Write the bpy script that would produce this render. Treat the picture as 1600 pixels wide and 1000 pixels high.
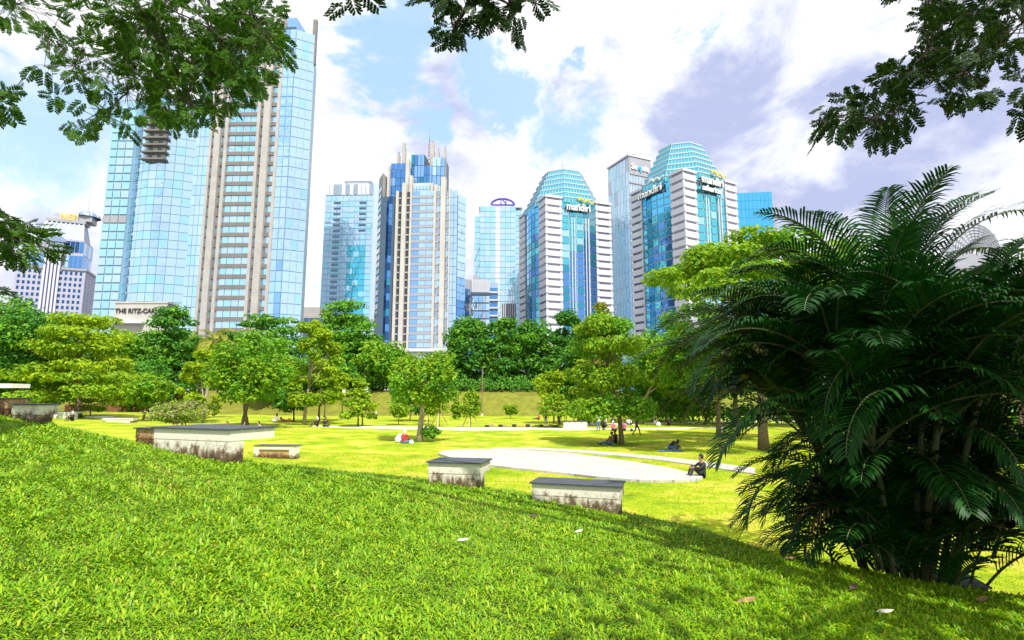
import bpy, bmesh, math, random
import numpy as np
from mathutils import Vector, Matrix, Quaternion

for _o in list(bpy.data.objects):
    bpy.data.objects.remove(_o)
SC = bpy.context.scene
COL = SC.collection
R = math.radians
rng = np.random.default_rng(7)
random.seed(7)

# ------------------------------------------------------------------ camera
CAM_Z, F, PITCH = 3.3, 850.0, R(7.9)
cd = bpy.data.cameras.new('camera')
cd.sensor_width = 36.0
cd.lens = 36.0 * F / 1600.0
cd.clip_start, cd.clip_end = 0.1, 6000.0
cam = bpy.data.objects.new('camera', cd)
COL.objects.link(cam)
cam.location = (0, 0, CAM_Z)
cam.rotation_euler = (R(90) + PITCH, 0, 0)
SC.camera = cam

# ------------------------------------------------------------------ light
SUN_EL = R(55)
sun_h = Vector((0.42, -0.91, 0)).normalized()
SUN_DIR = Vector((sun_h.x * math.cos(SUN_EL), sun_h.y * math.cos(SUN_EL), math.sin(SUN_EL)))
sl = bpy.data.lights.new('sun', 'SUN')
sl.energy, sl.angle, sl.color = 5.0, R(0.5), (1.0, 0.955, 0.87)
sun = bpy.data.objects.new('sun', sl)
COL.objects.link(sun)
sun.rotation_euler = (-SUN_DIR).to_track_quat('-Z', 'Y').to_euler()
SC.view_settings.view_transform = 'Standard'
SC.view_settings.look = 'None'
SC.view_settings.gamma = 1.0
SC.view_settings.exposure = 0.44
SC.cycles.max_bounces = 6
SC.cycles.transparent_max_bounces = 6
SC.cycles.use_denoising = True

def ray(px, py):
    u, v = (px - 800) / F, (500 - py) / F
    c, s = math.cos(PITCH), math.sin(PITCH)
    return Vector((u, c - v * s, s + v * c))

def at(px, py, Y):
    d = ray(px, py)
    return Vector((0, 0, CAM_Z)) + d * (Y / d.y)

# sky: Nishita blue with cloud banks
w = bpy.data.worlds.new('World')
SC.world = w
w.use_nodes = True
nt = w.node_tree
nt.nodes.clear()
def N(t, **k):
    n = nt.nodes.new(t)
    for a, b in k.items():
        setattr(n, a, b)
    return n
def L(a, b):
    nt.links.new(a, b)
def M(op, a, b=None, c=None, clamp=False):
    n = N('ShaderNodeMath', operation=op, use_clamp=clamp)
    for i, v in enumerate((a, b, c)):
        if v is None:
            continue
        if isinstance(v, (int, float)):
            n.inputs[i].default_value = v
        else:
            L(v, n.inputs[i])
    return n.outputs[0]
sky = N('ShaderNodeTexSky', sky_type='NISHITA', sun_disc=False)
sky.sun_elevation = SUN_EL
sky.sun_rotation = math.atan2(SUN_DIR.x, SUN_DIR.y)
sky.air_density, sky.dust_density, sky.ozone_density = 1.0, 0.6, 1.2
tc = N('ShaderNodeTexCoord')
DIR = tc.outputs['Generated']
mp = N('ShaderNodeMapping')
mp.inputs['Scale'].default_value = (1.0, 1.0, 1.7)
mp.inputs['Location'].default_value = (3.1, 0.4, 1.3)
L(DIR, mp.inputs['Vector'])
def noise(scale, detail, rough, dist=0.0, vec=None):
    n = N('ShaderNodeTexNoise')
    n.inputs['Scale'].default_value = scale
    n.inputs['Detail'].default_value = detail
    n.inputs['Roughness'].default_value = rough
    n.inputs['Distortion'].default_value = dist
    L(vec or mp.outputs[0], n.inputs['Vector'])
    return n.outputs['Fac']
def blob(px, py, rad, soft):
    d = ray(px, py).normalized()
    vm = N('ShaderNodeVectorMath', operation='DISTANCE')
    L(wdir, vm.inputs[0])
    vm.inputs[1].default_value = d
    mr = N('ShaderNodeMapRange', interpolation_type='SMOOTHSTEP')
    L(vm.outputs['Value'], mr.inputs['Value'])
    mr.inputs['From Min'].default_value = rad + soft
    mr.inputs['From Max'].default_value = max(0.0, rad - soft)
    return mr.outputs[0]
# warped direction for ragged cloud edges
nw = N('ShaderNodeTexNoise')
nw.inputs['Scale'].default_value = 5.5
nw.inputs['Detail'].default_value = 9.0
nw.inputs['Roughness'].default_value = 0.66
L(DIR, nw.inputs['Vector'])
vs = N('ShaderNodeVectorMath', operation='MULTIPLY_ADD')
L(nw.outputs['Color'], vs.inputs[0])
vs.inputs[1].default_value = (0.40, 0.40, 0.40)
vs.inputs[2].default_value = (-0.20, -0.20, -0.20)
va = N('ShaderNodeVectorMath', operation='ADD')
L(DIR, va.inputs[0]); L(vs.outputs[0], va.inputs[1])
wdir = va.outputs[0]
base = noise(2.3, 10, 0.6, 0.3)
gaps = None
for a in ((800, 120, 0.075, 0.022), (880, 225, 0.07, 0.03), (640, 10, 0.08, 0.03), (40, 190, 0.10, 0.05), (750, 165, 0.05, 0.02), (940, 90, .03, .012)):
    b = blob(*a)
    gaps = b if gaps is None else M('MAXIMUM', gaps, b)
dens = N('ShaderNodeMapRange', interpolation_type='SMOOTHSTEP')
L(base, dens.inputs['Value'])
dens.inputs['From Min'].default_value = 0.375
dens.inputs['From Max'].default_value = 0.43
cloud = M('MULTIPLY', dens.outputs[0], M('SUBTRACT', 1.0, M('MULTIPLY', gaps, 0.93)))
# grey-lavender undersides of the thick clouds
und = noise(2.9, 6, 0.55, 0.2)
mu = N('ShaderNodeMapRange', interpolation_type='SMOOTHSTEP')
L(und, mu.inputs['Value'])
mu.inputs['From Min'].default_value = 0.53
mu.inputs['From Max'].default_value = 0.68
under = M('MULTIPLY', mu.outputs[0], 0.75)
for a in ((1230, 190, 0.19, 0.05), (1400, 130, 0.2, 0.07), (1110, 185, 0.10, 0.04), (915, 165, 0.05, 0.04), (985, 70, 0.05, 0.04), (640, 190, 0.13, 0.09), (1480, 200, 0.13, 0.1)):
    under = M('MAXIMUM', under, blob(*a))
brk = N('ShaderNodeMapRange', interpolation_type='SMOOTHSTEP')
L(noise(4.2, 8, 0.6, 0.4), brk.inputs['Value'])
brk.inputs['From Min'].default_value = 0.34
brk.inputs['From Max'].default_value = 0.58
brk.inputs['To Min'].default_value = 0.12
under = M('MULTIPLY', under, brk.outputs[0])
cc = N('ShaderNodeMix', data_type='RGBA')
L(under, cc.inputs['Factor'])
cc.inputs['A'].default_value = (11.0, 11.1, 11.3, 1)
cc.inputs['B'].default_value = (5.0, 5.6, 8.2, 1)
sb = N('ShaderNodeMix', data_type='RGBA', blend_type='ADD')
sb.inputs['Factor'].default_value = 1.0
L(sky.outputs[0], sb.inputs['A'])
sb.inputs['B'].default_value = (3.6, 5.3, 7.2, 1)   # thin high veil
mx = N('ShaderNodeMix', data_type='RGBA')
L(cloud, mx.inputs['Factor'])
L(sb.outputs['Result'], mx.inputs['A'])
L(cc.outputs['Result'], mx.inputs['B'])
bg = N('ShaderNodeBackground')
bg.inputs['Strength'].default_value = 0.08
L(mx.outputs['Result'], bg.inputs['Color'])
wo = N('ShaderNodeOutputWorld')
L(bg.outputs[0], wo.inputs['Surface'])

# ------------------------------------------------------------------ materials
MATS = {}
def new_mat(name):
    m = bpy.data.materials.new(name)
    m.use_nodes = True
    MATS[name] = m
    return m, m.node_tree, m.node_tree.nodes['Principled BSDF']
def ramp(t, fac, stops):
    r = t.nodes.new('ShaderNodeValToRGB')
    els = r.color_ramp.elements
    while len(els) < len(stops):
        els.new(0.5)
    for e, (p, c) in zip(els, stops):
        e.position = p
        e.color = (*c, 1)
    t.links.new(fac, r.inputs['Fac'])
    return r.outputs['Color']
def tnoise(t, scale, detail=4, rough=0.55, coord='Object', sc=None):
    tcn = t.nodes.new('ShaderNodeTexCoord')
    n = t.nodes.new('ShaderNodeTexNoise')
    n.inputs['Scale'].default_value = scale
    n.inputs['Detail'].default_value = detail
    n.inputs['Roughness'].default_value = rough
    if coord == 'World':
        g = t.nodes.new('ShaderNodeNewGeometry')
        src = g.outputs['Position']
    else:
        src = tcn.outputs[coord]
    if sc:
        mpn = t.nodes.new('ShaderNodeMapping')
        mpn.inputs['Scale'].default_value = sc
        t.links.new(src, mpn.inputs['Vector'])
        src = mpn.outputs[0]
    t.links.new(src, n.inputs['Vector'])
    return n.outputs['Fac']
def bump(t, p, fac, strength, dist):
    b = t.nodes.new('ShaderNodeBump')
    b.inputs['Strength'].default_value = strength
    b.inputs['Distance'].default_value = dist
    t.links.new(fac, b.inputs['Height'])
    t.links.new(b.outputs[0], p.inputs['Normal'])
def plain(name, col, rough=0.6, metal=0.0, var=0.12, scale=0.6, spec=0.5, coord='World'):
    m, t, p = new_mat(name)
    f = tnoise(t, scale, 5, 0.6, coord)
    lo = tuple(c * (1 - var) for c in col)
    hi = tuple(min(1, c * (1 + var)) for c in col)
    t.links.new(ramp(t, f, [(0.3, lo), (0.7, hi)]), p.inputs['Base Color'])
    p.inputs['Roughness'].default_value = rough
    p.inputs['Metallic'].default_value = metal
    p.inputs['Specular IOR Level'].default_value = spec
    return m
def glass(name, col, metal=0.85, rough=0.06, wob=0.10, var=0.05):
    m, t, p = new_mat(name)
    oi = t.nodes.new('ShaderNodeObjectInfo')
    lo = tuple(c * (1 - var) for c in col)
    hi = tuple(min(1, c * (1 + var)) for c in col)
    t.links.new(ramp(t, oi.outputs['Random'], [(0.0, lo), (1.0, hi)]), p.inputs['Base Color'])
    p.inputs['Roughness'].default_value = rough
    p.inputs['Metallic'].default_value = metal
    bump(t, p, tnoise(t, 0.22, 3, 0.5, 'World'), wob, 2.0)
    return m
def leafmat(name, cols, rough=0.55, trans=0.35, spec=0.2):
    """cols: list of leaf colours, picked leaf by leaf"""
    m, t, p = new_mat(name)
    g = t.nodes.new('ShaderNodeNewGeometry')
    st = [(i / max(1, len(cols) - 1), c) for i, c in enumerate(cols)]
    c = ramp(t, g.outputs['Random Per Island'], st)
    t.links.new(c, p.inputs['Base Color'])
    p.inputs['Roughness'].default_value = rough
    p.inputs['Specular IOR Level'].default_value = spec
    tr = t.nodes.new('ShaderNodeBsdfTranslucent')
    t.links.new(c, tr.inputs['Color'])
    ms = t.nodes.new('ShaderNodeMixShader')
    ms.inputs['Fac'].default_value = trans
    out = t.nodes['Material Output']
    t.links.new(p.outputs[0], ms.inputs[1])
    t.links.new(tr.outputs[0], ms.inputs[2])
    t.links.new(ms.outputs[0], out.inputs['Surface'])
    return m

leafmat('leaf_yellow', [(.18, .32, .010), (.30, .45, .012), (.42, .54, .016), (.23, .38, .012)], trans=.4)
leafmat('leaf_lime', [(0.133, 0.265, 0.013), (0.223, 0.389, 0.016), (0.327, 0.497, 0.022), (0.178, 0.310, 0.015)], trans=.4)
leafmat('leaf_mid', [(0.074, 0.242, 0.017), (0.131, 0.343, 0.023), (0.223, 0.443, 0.028), (0.094, 0.263, 0.017)])
leafmat('leaf_dark', [(0.040, 0.162, 0.019), (0.070, 0.238, 0.029), (0.120, 0.324, 0.035), (0.060, 0.184, 0.022)])
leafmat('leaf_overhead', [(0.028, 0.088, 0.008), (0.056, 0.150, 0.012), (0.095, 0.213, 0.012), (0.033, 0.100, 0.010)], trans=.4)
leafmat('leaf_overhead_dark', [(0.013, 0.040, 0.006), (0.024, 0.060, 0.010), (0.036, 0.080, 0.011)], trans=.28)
leafmat('leaf_pale', [(.2, .26, .06), (.32, .34, .12), (.42, .4, .2)])
leafmat('leaf_rust', [(0.216, 0.240, 0.036), (0.336, 0.240, 0.060), (0.168, 0.264, 0.024)])
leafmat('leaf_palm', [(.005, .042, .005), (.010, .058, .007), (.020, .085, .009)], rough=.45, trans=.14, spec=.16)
leafmat('leaf_coconut', [(.2, .25, .03), (.32, .34, .05), (.4, .36, .07)])
leafmat('grass_blade', [(0.092, 0.261, 0.004), (0.184, 0.389, 0.005), (0.335, 0.522, 0.007), (0.130, 0.325, 0.005), (0.454, 0.557, 0.018), (0.140, 0.348, 0.005), (0.248, 0.452, 0.007)], rough=.42, trans=.34, spec=.26)
leafmat('lawn_blade', [(.24, .33, .010), (.33, .40, .012), (.40, .42, .018), (.20, .30, .012)], rough=.6, trans=.3, spec=.15)
leafmat('grass_dry', [(.30, .30, .04), (.40, .36, .07), (.22, .3, .02)], rough=.6, trans=.25, spec=.2)
plain('bark', (.16, .12, .075), .9, var=.4, scale=6)
plain('bark_pale', (.34, .29, .2), .9, var=.3, scale=6)
plain('twig', (.05, .035, .025), .9, var=.3, scale=8)
plain('palm_stem', (.085, .10, .035), .6, var=.35, scale=7)
plain('white_paint', (.78, .78, .76), .6, var=.05)
plain('white_clad', (.56, .56, .61), .45, var=.05, scale=.15)
plain('beige_clad', (.37, .352, .338), .6, var=.12, scale=.25)
plain('cream_clad', (.46, .44, .41), .6, var=.1, scale=.25)
plain('taupe_clad', (.17, .155, .15), .6, var=.12, scale=.25)
plain('grey_clad', (.30, .31, .35), .5, var=.08, scale=.2)
plain('silver_clad', (.62, .64, .7), .35, metal=.3, var=.06, scale=.2)
plain('lavender_stone', (.36, .36, .46), .6, var=.08, scale=.2)
plain('navy_metal', (.05, .07, .2), .4, var=.1)
plain('roof_metal', (.20, .27, .40), .45, metal=.2, var=.08, scale=.2)
plain('mullion_light', (.42, .52, .60), .4, var=.06, scale=.2)
plain('mullion_mid', (.3, .42, .52), .4, var=.08, scale=.2)
plain('mullion_dark', (.05, .09, .14), .4, var=.1, scale=.2)
plain('sign_teal', (.04, .36, .42), .3)
plain('gold_sign', (.75, .46, .05), .35, var=.06)
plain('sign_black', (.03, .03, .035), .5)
plain('sign_blue', (.03, .07, .3), .4)
plain('sign_purple', (.10, .05, .45), .4)
plain('sign_cyan', (.05, .5, .85), .4)
plain('black_metal', (.025, .025, .028), .45)
plain('rust_metal', (.22, .14, .09), .8, var=.3, scale=5)
plain('lamp_white', (.8, .8, .78), .4)
plain('fence_green', (.03, .10, .08), .5)
plain('earth', (.2, .09, .05), .95, var=.35, scale=1.5)
plain('concrete_path', (.62, .57, .48), .85, var=.07, scale=1.2)
plain('bare_soil', (.33, .26, .16), .95, var=.25, scale=9)
plain('stake', (.5, .4, .26), .8, var=.2, scale=9)
plain('dry_leaf', (.28, .17, .08), .8, var=.3, scale=30)
plain('dry_leaf_pale', (.72, .66, .56), .7, var=.15, scale=30)
plain('dry_leaf_dark', (.08, .05, .03), .8, var=.3, scale=30)
glass('glass_sky', (.50, .71, .89))
glass('glass_pale', (.40, .71, .84))
glass('glass_blue', (.27, .50, .85))
glass('glass_soft', (.46, .68, .94))
glass('glass_deep', (.10, .28, .62))
glass('glass_navy', (.03, .10, .26))
glass('glass_teal', (.12, .54, .66))
glass('glass_tealdark', (.05, .30, .45))
glass('glass_grey', (.40, .48, .58))
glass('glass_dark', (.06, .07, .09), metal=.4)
glass('glass_smoke', (.16, .16, .21), metal=.5)
glass('glass_azure', (.10, .48, .80))

# bench concrete: white paint gone mouldy and brown from the foot upward
def benchmat(name, paint, dirt, cut):
    m, t, p = new_mat(name)
    tcn = t.nodes.new('ShaderNodeTexCoord')
    sx = t.nodes.new('ShaderNodeSeparateXYZ')
    t.links.new(tcn.outputs['Object'], sx.inputs[0])
    n1 = tnoise(t, 5.0, 9, 0.72, 'Object', (1.5, 1.5, 1.3))
    n2 = tnoise(t, 26.0, 6, 0.7, 'Object', (1, 1, .5))
    mm = t.nodes.new('ShaderNodeMath'); mm.operation = 'MULTIPLY_ADD'
    t.links.new(sx.outputs['Z'], mm.inputs[0]); mm.inputs[1].default_value = -1.15
    t.links.new(n1, mm.inputs[2])
    m2 = t.nodes.new('ShaderNodeMath'); m2.operation = 'MULTIPLY_ADD'
    t.links.new(n2, m2.inputs[0]); m2.inputs[1].default_value = .35
    t.links.new(mm.outputs[0], m2.inputs[2])
    c = ramp(t, m2.outputs[0], [(cut - .13, paint), (cut - .03, tuple(.5 * a + .5 * b for a, b in zip(paint, dirt))), (cut + .05, dirt), (cut + .2, tuple(a * .35 for a in dirt))])
    t.links.new(c, p.inputs['Base Color'])
    p.inputs['Roughness'].default_value = .85
    bump(t, p, n2, .4, .01)
    return m
benchmat('bench_white', (.70, .67, .57), (.16, .10, .055), .43)
benchmat('bench_clean', (.68, .65, .54), (.16, .11, .06), .46)
benchmat('bench_brown', (.5, .33, .18), (.2, .1, .04), .38)
plain('plank_dark', (.055, .06, .075), .55, var=.3, scale=7, coord='Object')

# lawn
m, t, p = new_mat('lawn')
f1 = tnoise(t, .35, 8, .7, 'World')
f2 = tnoise(t, 7.0, 8, .75, 'World', (1, .45, 1))
f3 = tnoise(t, 1.3, 5, .65, 'World', (.6, 1.8, 1))
a1 = t.nodes.new('ShaderNodeMath'); a1.operation = 'MULTIPLY_ADD'
t.links.new(f2, a1.inputs[0]); a1.inputs[1].default_value = .45
t.links.new(f1, a1.inputs[2])
a2 = t.nodes.new('ShaderNodeMath'); a2.operation = 'MULTIPLY_ADD'
t.links.new(f3, a2.inputs[0]); a2.inputs[1].default_value = .45
t.links.new(a1.outputs[0], a2.inputs[2])
t.links.new(ramp(t, a2.outputs[0], [(.70, (.08, .17, .007)), (.86, (.20, .30, .009)), (.98, (.31, .38, .012)), (1.10, (.40, .38, .05))]), p.inputs['Base Color'])
p.inputs['Roughness'].default_value = .9
p.inputs['Specular IOR Level'].default_value = .1
bump(t, p, f2, .6, .05)
# soil-green under the long foreground turf
m, t, p = new_mat('turf_base')
f2 = tnoise(t, 14.0, 6, .7, 'World')
t.links.new(ramp(t, f2, [(.3, (.02, .04, .005)), (.6, (.05, .09, .008)), (.75, (.10, .09, .03))]), p.inputs['Base Color'])
p.inputs['Roughness'].default_value = .95
plain('bank_grass', (.155, .165, .012), .95, var=.3, scale=.8)
plain('city_ground', (.12, .12, .115), .9, var=.2, scale=.05)
# stage paving
m, t, p = new_mat('stage_paving')
f2 = tnoise(t, 1.6, 7, .65, 'World', (.5, 1.6, 1))
c0 = ramp(t, f2, [(.3, (.36, .34, .30)), (.5, (.46, .44, .40)), (.7, (.52, .50, .46))])
gq = t.nodes.new('ShaderNodeNewGeometry')
mq = t.nodes.new('ShaderNodeMapping')
mq.inputs['Rotation'].default_value = (0, 0, R(35))
t.links.new(gq.outputs['Position'], mq.inputs['Vector'])
bk = t.nodes.new('ShaderNodeTexBrick')
bk.inputs['Scale'].default_value = 1.0
bk.inputs['Brick Width'].default_value = 1.2
bk.inputs['Row Height'].default_value = .6
bk.inputs['Mortar Size'].default_value = .02
bk.inputs['Color1'].default_value = (1, 1, 1, 1)
bk.inputs['Color2'].default_value = (.9, .9, .9, 1)
bk.inputs['Mortar'].default_value = (.55, .53, .5, 1)
t.links.new(mq.outputs[0], bk.inputs['Vector'])
mm_ = t.nodes.new('ShaderNodeMix'); mm_.data_type = 'RGBA'; mm_.blend_type = 'MULTIPLY'
mm_.inputs['Factor'].default_value = 1.0
t.links.new(c0, mm_.inputs['A']); t.links.new(bk.outputs['Color'], mm_.inputs['B'])
t.links.new(mm_.outputs['Result'], p.inputs['Base Color'])
p.inputs['Roughness'].default_value = .85

# ------------------------------------------------------------------ object helpers
def tag(o, label=None, cat=None, group=None, kind=None):
    if label: o['label'] = label
    if cat: o['category'] = cat
    if group: o['group'] = group
    if kind: o['kind'] = kind
    return o
def empty(name, loc=(0, 0, 0), rz=0.0):
    o = bpy.data.objects.new(name, None)
    COL.objects.link(o)
    o.location = loc
    o.rotation_euler = (0, 0, rz)
    return o
def link(name, me, parent=None, mats=()):
    for mm in mats:
        me.materials.append(MATS[mm])
    o = bpy.data.objects.new(name, me)
    COL.objects.link(o)
    o.parent = parent
    return o
def mesh_np(name, verts, faces_flat, sizes, mat_idx=None, smooth=False):
    """verts (n,3), faces_flat 1-d vertex indices, sizes 1-d loop counts"""
    me = bpy.data.meshes.new(name)
    verts = np.asarray(verts, dtype=np.float32)
    faces_flat = np.asarray(faces_flat, dtype=np.int32)
    sizes = np.asarray(sizes, dtype=np.int32)
    me.vertices.add(len(verts))
    me.vertices.foreach_set('co', verts.ravel())
    me.loops.add(len(faces_flat))
    me.loops.foreach_set('vertex_index', faces_flat)
    me.polygons.add(len(sizes))
    starts = np.concatenate(([0], np.cumsum(sizes)[:-1])).astype(np.int32)
    me.polygons.foreach_set('loop_start', starts)
    if mat_idx is not None:
        me.polygons.foreach_set('material_index', np.asarray(mat_idx, dtype=np.int32))
    me.polygons.foreach_set('use_smooth', np.full(len(sizes), bool(smooth), dtype=bool))
    me.update(calc_edges=True)
    me.validate()
    return me
def quads_mesh(name, Q, smooth=False):
    """Q (n,4,3) loose quads"""
    n = len(Q)
    return mesh_np(name, Q.reshape(-1, 3), np.arange(n * 4), np.full(n, 4), smooth=smooth)

CUBE = {}
def cube_mesh(mat):
    if mat not in CUBE:
        bm = bmesh.new()
        bmesh.ops.create_cube(bm, size=1.0)
        me = bpy.data.meshes.new('block')
        bm.to_mesh(me); bm.free()
        me.materials.append(MATS[mat])
        CUBE[mat] = me
    return CUBE[mat]
def piece(parent, name, c, s, mat, rz=0.0, rx=0.0, ry=0.0):
    o = bpy.data.objects.new(name, cube_mesh(mat))
    COL.objects.link(o)
    o.parent = parent
    o.location = c
    o.scale = s
    if rz or rx or ry:
        o.rotation_euler = (rx, ry, rz)
    return o
def slab(parent, name, x0, x1, y0, y1, z0, z1, mat):
    return piece(parent, name, ((x0 + x1) / 2, (y0 + y1) / 2, (z0 + z1) / 2), (abs(x1 - x0), abs(y1 - y0), abs(z1 - z0)), mat)
def under(child, part):
    """make child a piece of part without moving it (both placed in the thing's own space)"""
    child.parent = part
    child.matrix_parent_inverse = Matrix.LocRotScale(part.location, part.rotation_euler, part.scale).inverted()
    return child
def tube_arrays(pts, radii, sides=6):
    pts = [Vector(p_) for p_ in pts]
    V, Fc = [], []
    n = len(pts)
    for i, p_ in enumerate(pts):
        d = (pts[min(i + 1, n - 1)] - pts[max(i - 1, 0)])
        if d.length < 1e-9: d = Vector((0, 0, 1))
        d.normalize()
        a = d.cross(Vector((0, 0, 1)))
        if a.length < 1e-3: a = d.cross(Vector((0, 1, 0)))
        a.normalize(); b = d.cross(a)
        for k in range(sides):
            th = 2 * math.pi * k / sides
            V.append(p_ + (a * math.cos(th) + b * math.sin(th)) * radii[i])
    for i in range(n - 1):
        for k in range(sides):
            k2 = (k + 1) % sides
            Fc.append((i * sides + k, i * sides + k2, (i + 1) * sides + k2, (i + 1) * sides + k))
    Fc.append(tuple(range(sides))[::-1])
    Fc.append(tuple((n - 1) * sides + k for k in range(sides)))
    return V, Fc
class MB:
    def __init__(s): s.v, s.f = [], []
    def tube(s, pts, radii, sides=6):
        V, Fc = tube_arrays(pts, radii, sides)
        b = len(s.v); s.v += [tuple(q) for q in V]; s.f += [tuple(i + b for i in q) for q in Fc]
        return s
    def box(s, x0, x1, y0, y1, z0, z1):
        b = len(s.v)
        s.v += [(x, y, z) for z in (z0, z1) for y in (y0, y1) for x in (x0, x1)]
        s.f += [tuple(i + b for i in q) for q in ((0, 2, 3, 1), (4, 5, 7, 6), (0, 1, 5, 4), (2, 6, 7, 3), (0, 4, 6, 2), (1, 3, 7, 5))]
        return s
    def prism(s, poly, z0, z1):
        b = len(s.v); n = len(poly)
        s.v += [(x, y, z0) for x, y in poly] + [(x, y, z1) for x, y in poly]
        s.f += [tuple(b + n - 1 - i for i in range(n)), tuple(b + n + i for i in range(n))]
        s.f += [(b + i, b + (i + 1) % n, b + n + (i + 1) % n, b + n + i) for i in range(n)]
        return s
    def frustum(s, p0, p1, z0, z1):
        b = len(s.v); n = len(p0)
        s.v += [(x, y, z0) for x, y in p0] + [(x, y, z1) for x, y in p1]
        s.f += [tuple(b + n - 1 - i for i in range(n)), tuple(b + n + i for i in range(n))]
        s.f += [(b + i, b + (i + 1) % n, b + n + (i + 1) % n, b + n + i) for i in range(n)]
        return s
    def build(s, name, mat, parent=None, smooth=False):
        me = bpy.data.meshes.new(name)
        me.from_pydata(s.v, [], s.f)
        if smooth:
            me.polygons.foreach_set('use_smooth', [True] * len(me.polygons))
        return link(name, me, parent, (mat,))
def text(parent, name, s, loc, size, mat, rz=0.0, extrude=0.15, align='LEFT', sx=1.0, fat=0.012):
    cu = bpy.data.curves.new(name, 'FONT')
    cu.body = s
    cu.size = size
    cu.extrude = extrude
    cu.offset = size * fat
    cu.align_x = align
    cu.materials.append(MATS[mat])
    tmp = bpy.data.objects.new(name, cu)
    COL.objects.link(tmp)
    me = bpy.data.meshes.new_from_object(tmp)
    bpy.data.objects.remove(tmp)
    o = bpy.data.objects.new(name, me)
    COL.objects.link(o)
    o.parent = parent
    o.location = loc
    o.scale = (sx, 1, 1)
    o.rotation_euler = (R(90), 0, rz)
    return o

# ------------------------------------------------------------------ terrain
def sstep(t):
    t = np.clip(t, 0, 1)
    return t * t * (3 - 2 * t)
def hgt(x, y):
    x = np.asarray(x, dtype=float); y = np.asarray(y, dtype=float)
    lawn = np.clip(0.022 * (-x - 6), 0, 1.1) * sstep((y - 15) / 20) * (1 - sstep((y - 75) / 15))
    bank = 4.2 * sstep((y - 87) / 10)
    pn = np.clip(1.7 - .12 * x + .047 * np.maximum(0, -x - 4), .55, 3.4)
    yc = np.interp(x, [-14, -9.8, -5.5, 0, 2.6, 3.4, 5.5, 9], [9.2, 8.8, 8.3, 8.6, 7.6, 6.7, 6.1, 5.7])
    yf = np.interp(x, [-14, -8, -4, 0, 2.6, 3.6, 5.5, 9], [19, 17.5, 17, 17.5, 14.5, 12.0, 10.6, 10])
    mnd = pn * (1 - sstep((y - yc) / (yf - yc)))
    wob = .05 * np.sin(.9 * x + .4 * y) * np.sin(.7 * y - .3 * x) * np.clip((y - 2) / 6, 0, 1) * (1 - np.clip((y - 60) / 20, 0, 1))
    return np.maximum(lawn, 0) * (1 - mnd / 4) + mnd + bank + wob * .6
def gp(px, py, dz=0.0):
    """where the sight line through a photo pixel meets the ground"""
    d = ray(px, py)
    yy = np.concatenate((np.arange(.5, 40, .02), np.arange(40, 130, .1)))
    qx, qz = d.x * yy / d.y, CAM_Z + d.z * yy / d.y
    hh = hgt(qx, yy)
    k = np.nonzero(qz <= hh + dz)[0]
    i = k[0] if len(k) else len(yy) - 1
    return Vector((float(qx[i]), float(yy[i]), float(hh[i])))
def gd(px, Y):
    """ground point in column px (measured at the horizon row) at distance Y"""
    x = (px - 800) / F * Y / ray(px, 640).y
    return Vector((x, Y, float(hgt(x, Y))))

xs = np.unique(np.round(np.concatenate((np.linspace(-900, -60, 30), np.linspace(-60, -16, 40), np.arange(-16, 14.01, .25), np.linspace(14, 60, 40), np.linspace(60, 900, 30))), 3))
ys = np.unique(np.round(np.concatenate((np.linspace(-60, -4, 12), np.arange(-4, 34, .25), np.linspace(34, 110, 90), np.linspace(110, 1800, 30))), 3))
X, Y = np.meshgrid(xs, ys)
Z = hgt(X, Y)
nx_, ny_ = len(xs), len(ys)
idx = np.arange(nx_ * ny_).reshape(ny_, nx_)
fq = np.stack((idx[:-1, :-1], idx[:-1, 1:], idx[1:, 1:], idx[1:, :-1]), -1).reshape(-1, 4)
# the shaggy turf of the near mound is a coat of its own over dark soil
fx = (X[:-1, :-1] + X[1:, 1:]) / 2; fy = (Y[:-1, :-1] + Y[1:, 1:]) / 2
def turf_edge(x):
    return np.interp(x, [-14, -9.8, -5.5, 0, 2.6, 3.4, 5.5, 9], [12.5, 12.0, 11.0, 11.5, 9.0, 7.9, 7.2, 6.6])
mi = np.where(fy > 106, 2, np.where(fy > 87.6, 3, ((fy < turf_edge(fx) - .9) & (fx > -15) & (fx < 13)).astype(int))).ravel()
me = mesh_np('ground', np.stack((X, Y, Z), -1).reshape(-1, 3), fq.ravel(), np.full(len(fq), 4), mi, smooth=True)
ground = link('ground', me, None, ('lawn', 'turf_base', 'city_ground', 'bank_grass'))
tag(ground, kind='structure', label='sunlit lawn rising to a grassy mound in front', cat='ground')

def sheet(name, poly, thick, mat, label, dz=0.0, n=1):
    """paving slab whose top follows the ground"""
    mb = MB()
    k = len(poly)
    zs = [float(hgt(x, y)) + dz for x, y in poly]
    mb.v = [(x, y, z - .15) for (x, y), z in zip(poly, zs)] + [(x, y, z + thick) for (x, y), z in zip(poly, zs)]
    mb.f = [tuple(range(k))[::-1], tuple(range(k, 2 * k))] + [(i, (i + 1) % k, k + (i + 1) % k, k + i) for i in range(k)]
    o = mb.build(name, mat)
    tag(o, label, name.split('_')[-1], kind='structure')
    return o

# ------------------------------------------------------------------ paving
stage_px = [(684, 711), (692, 707), (715, 704.5), (760, 704), (820, 706), (880, 710), (940, 717), (1000, 726), (1050, 735), (1088, 744), (1098, 748.5), (1092, 752), (1070, 754), (1030, 754.5), (985, 753), (930, 748), (870, 741), (810, 735), (760, 729), (715, 721)]
sp = [gp(*q) for q in stage_px]
sheet('stage', [(q.x, q.y) for q in sp][::-1], .10, 'stage_paving', 'big pale oval paved stage in the sunken lawn')
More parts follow.
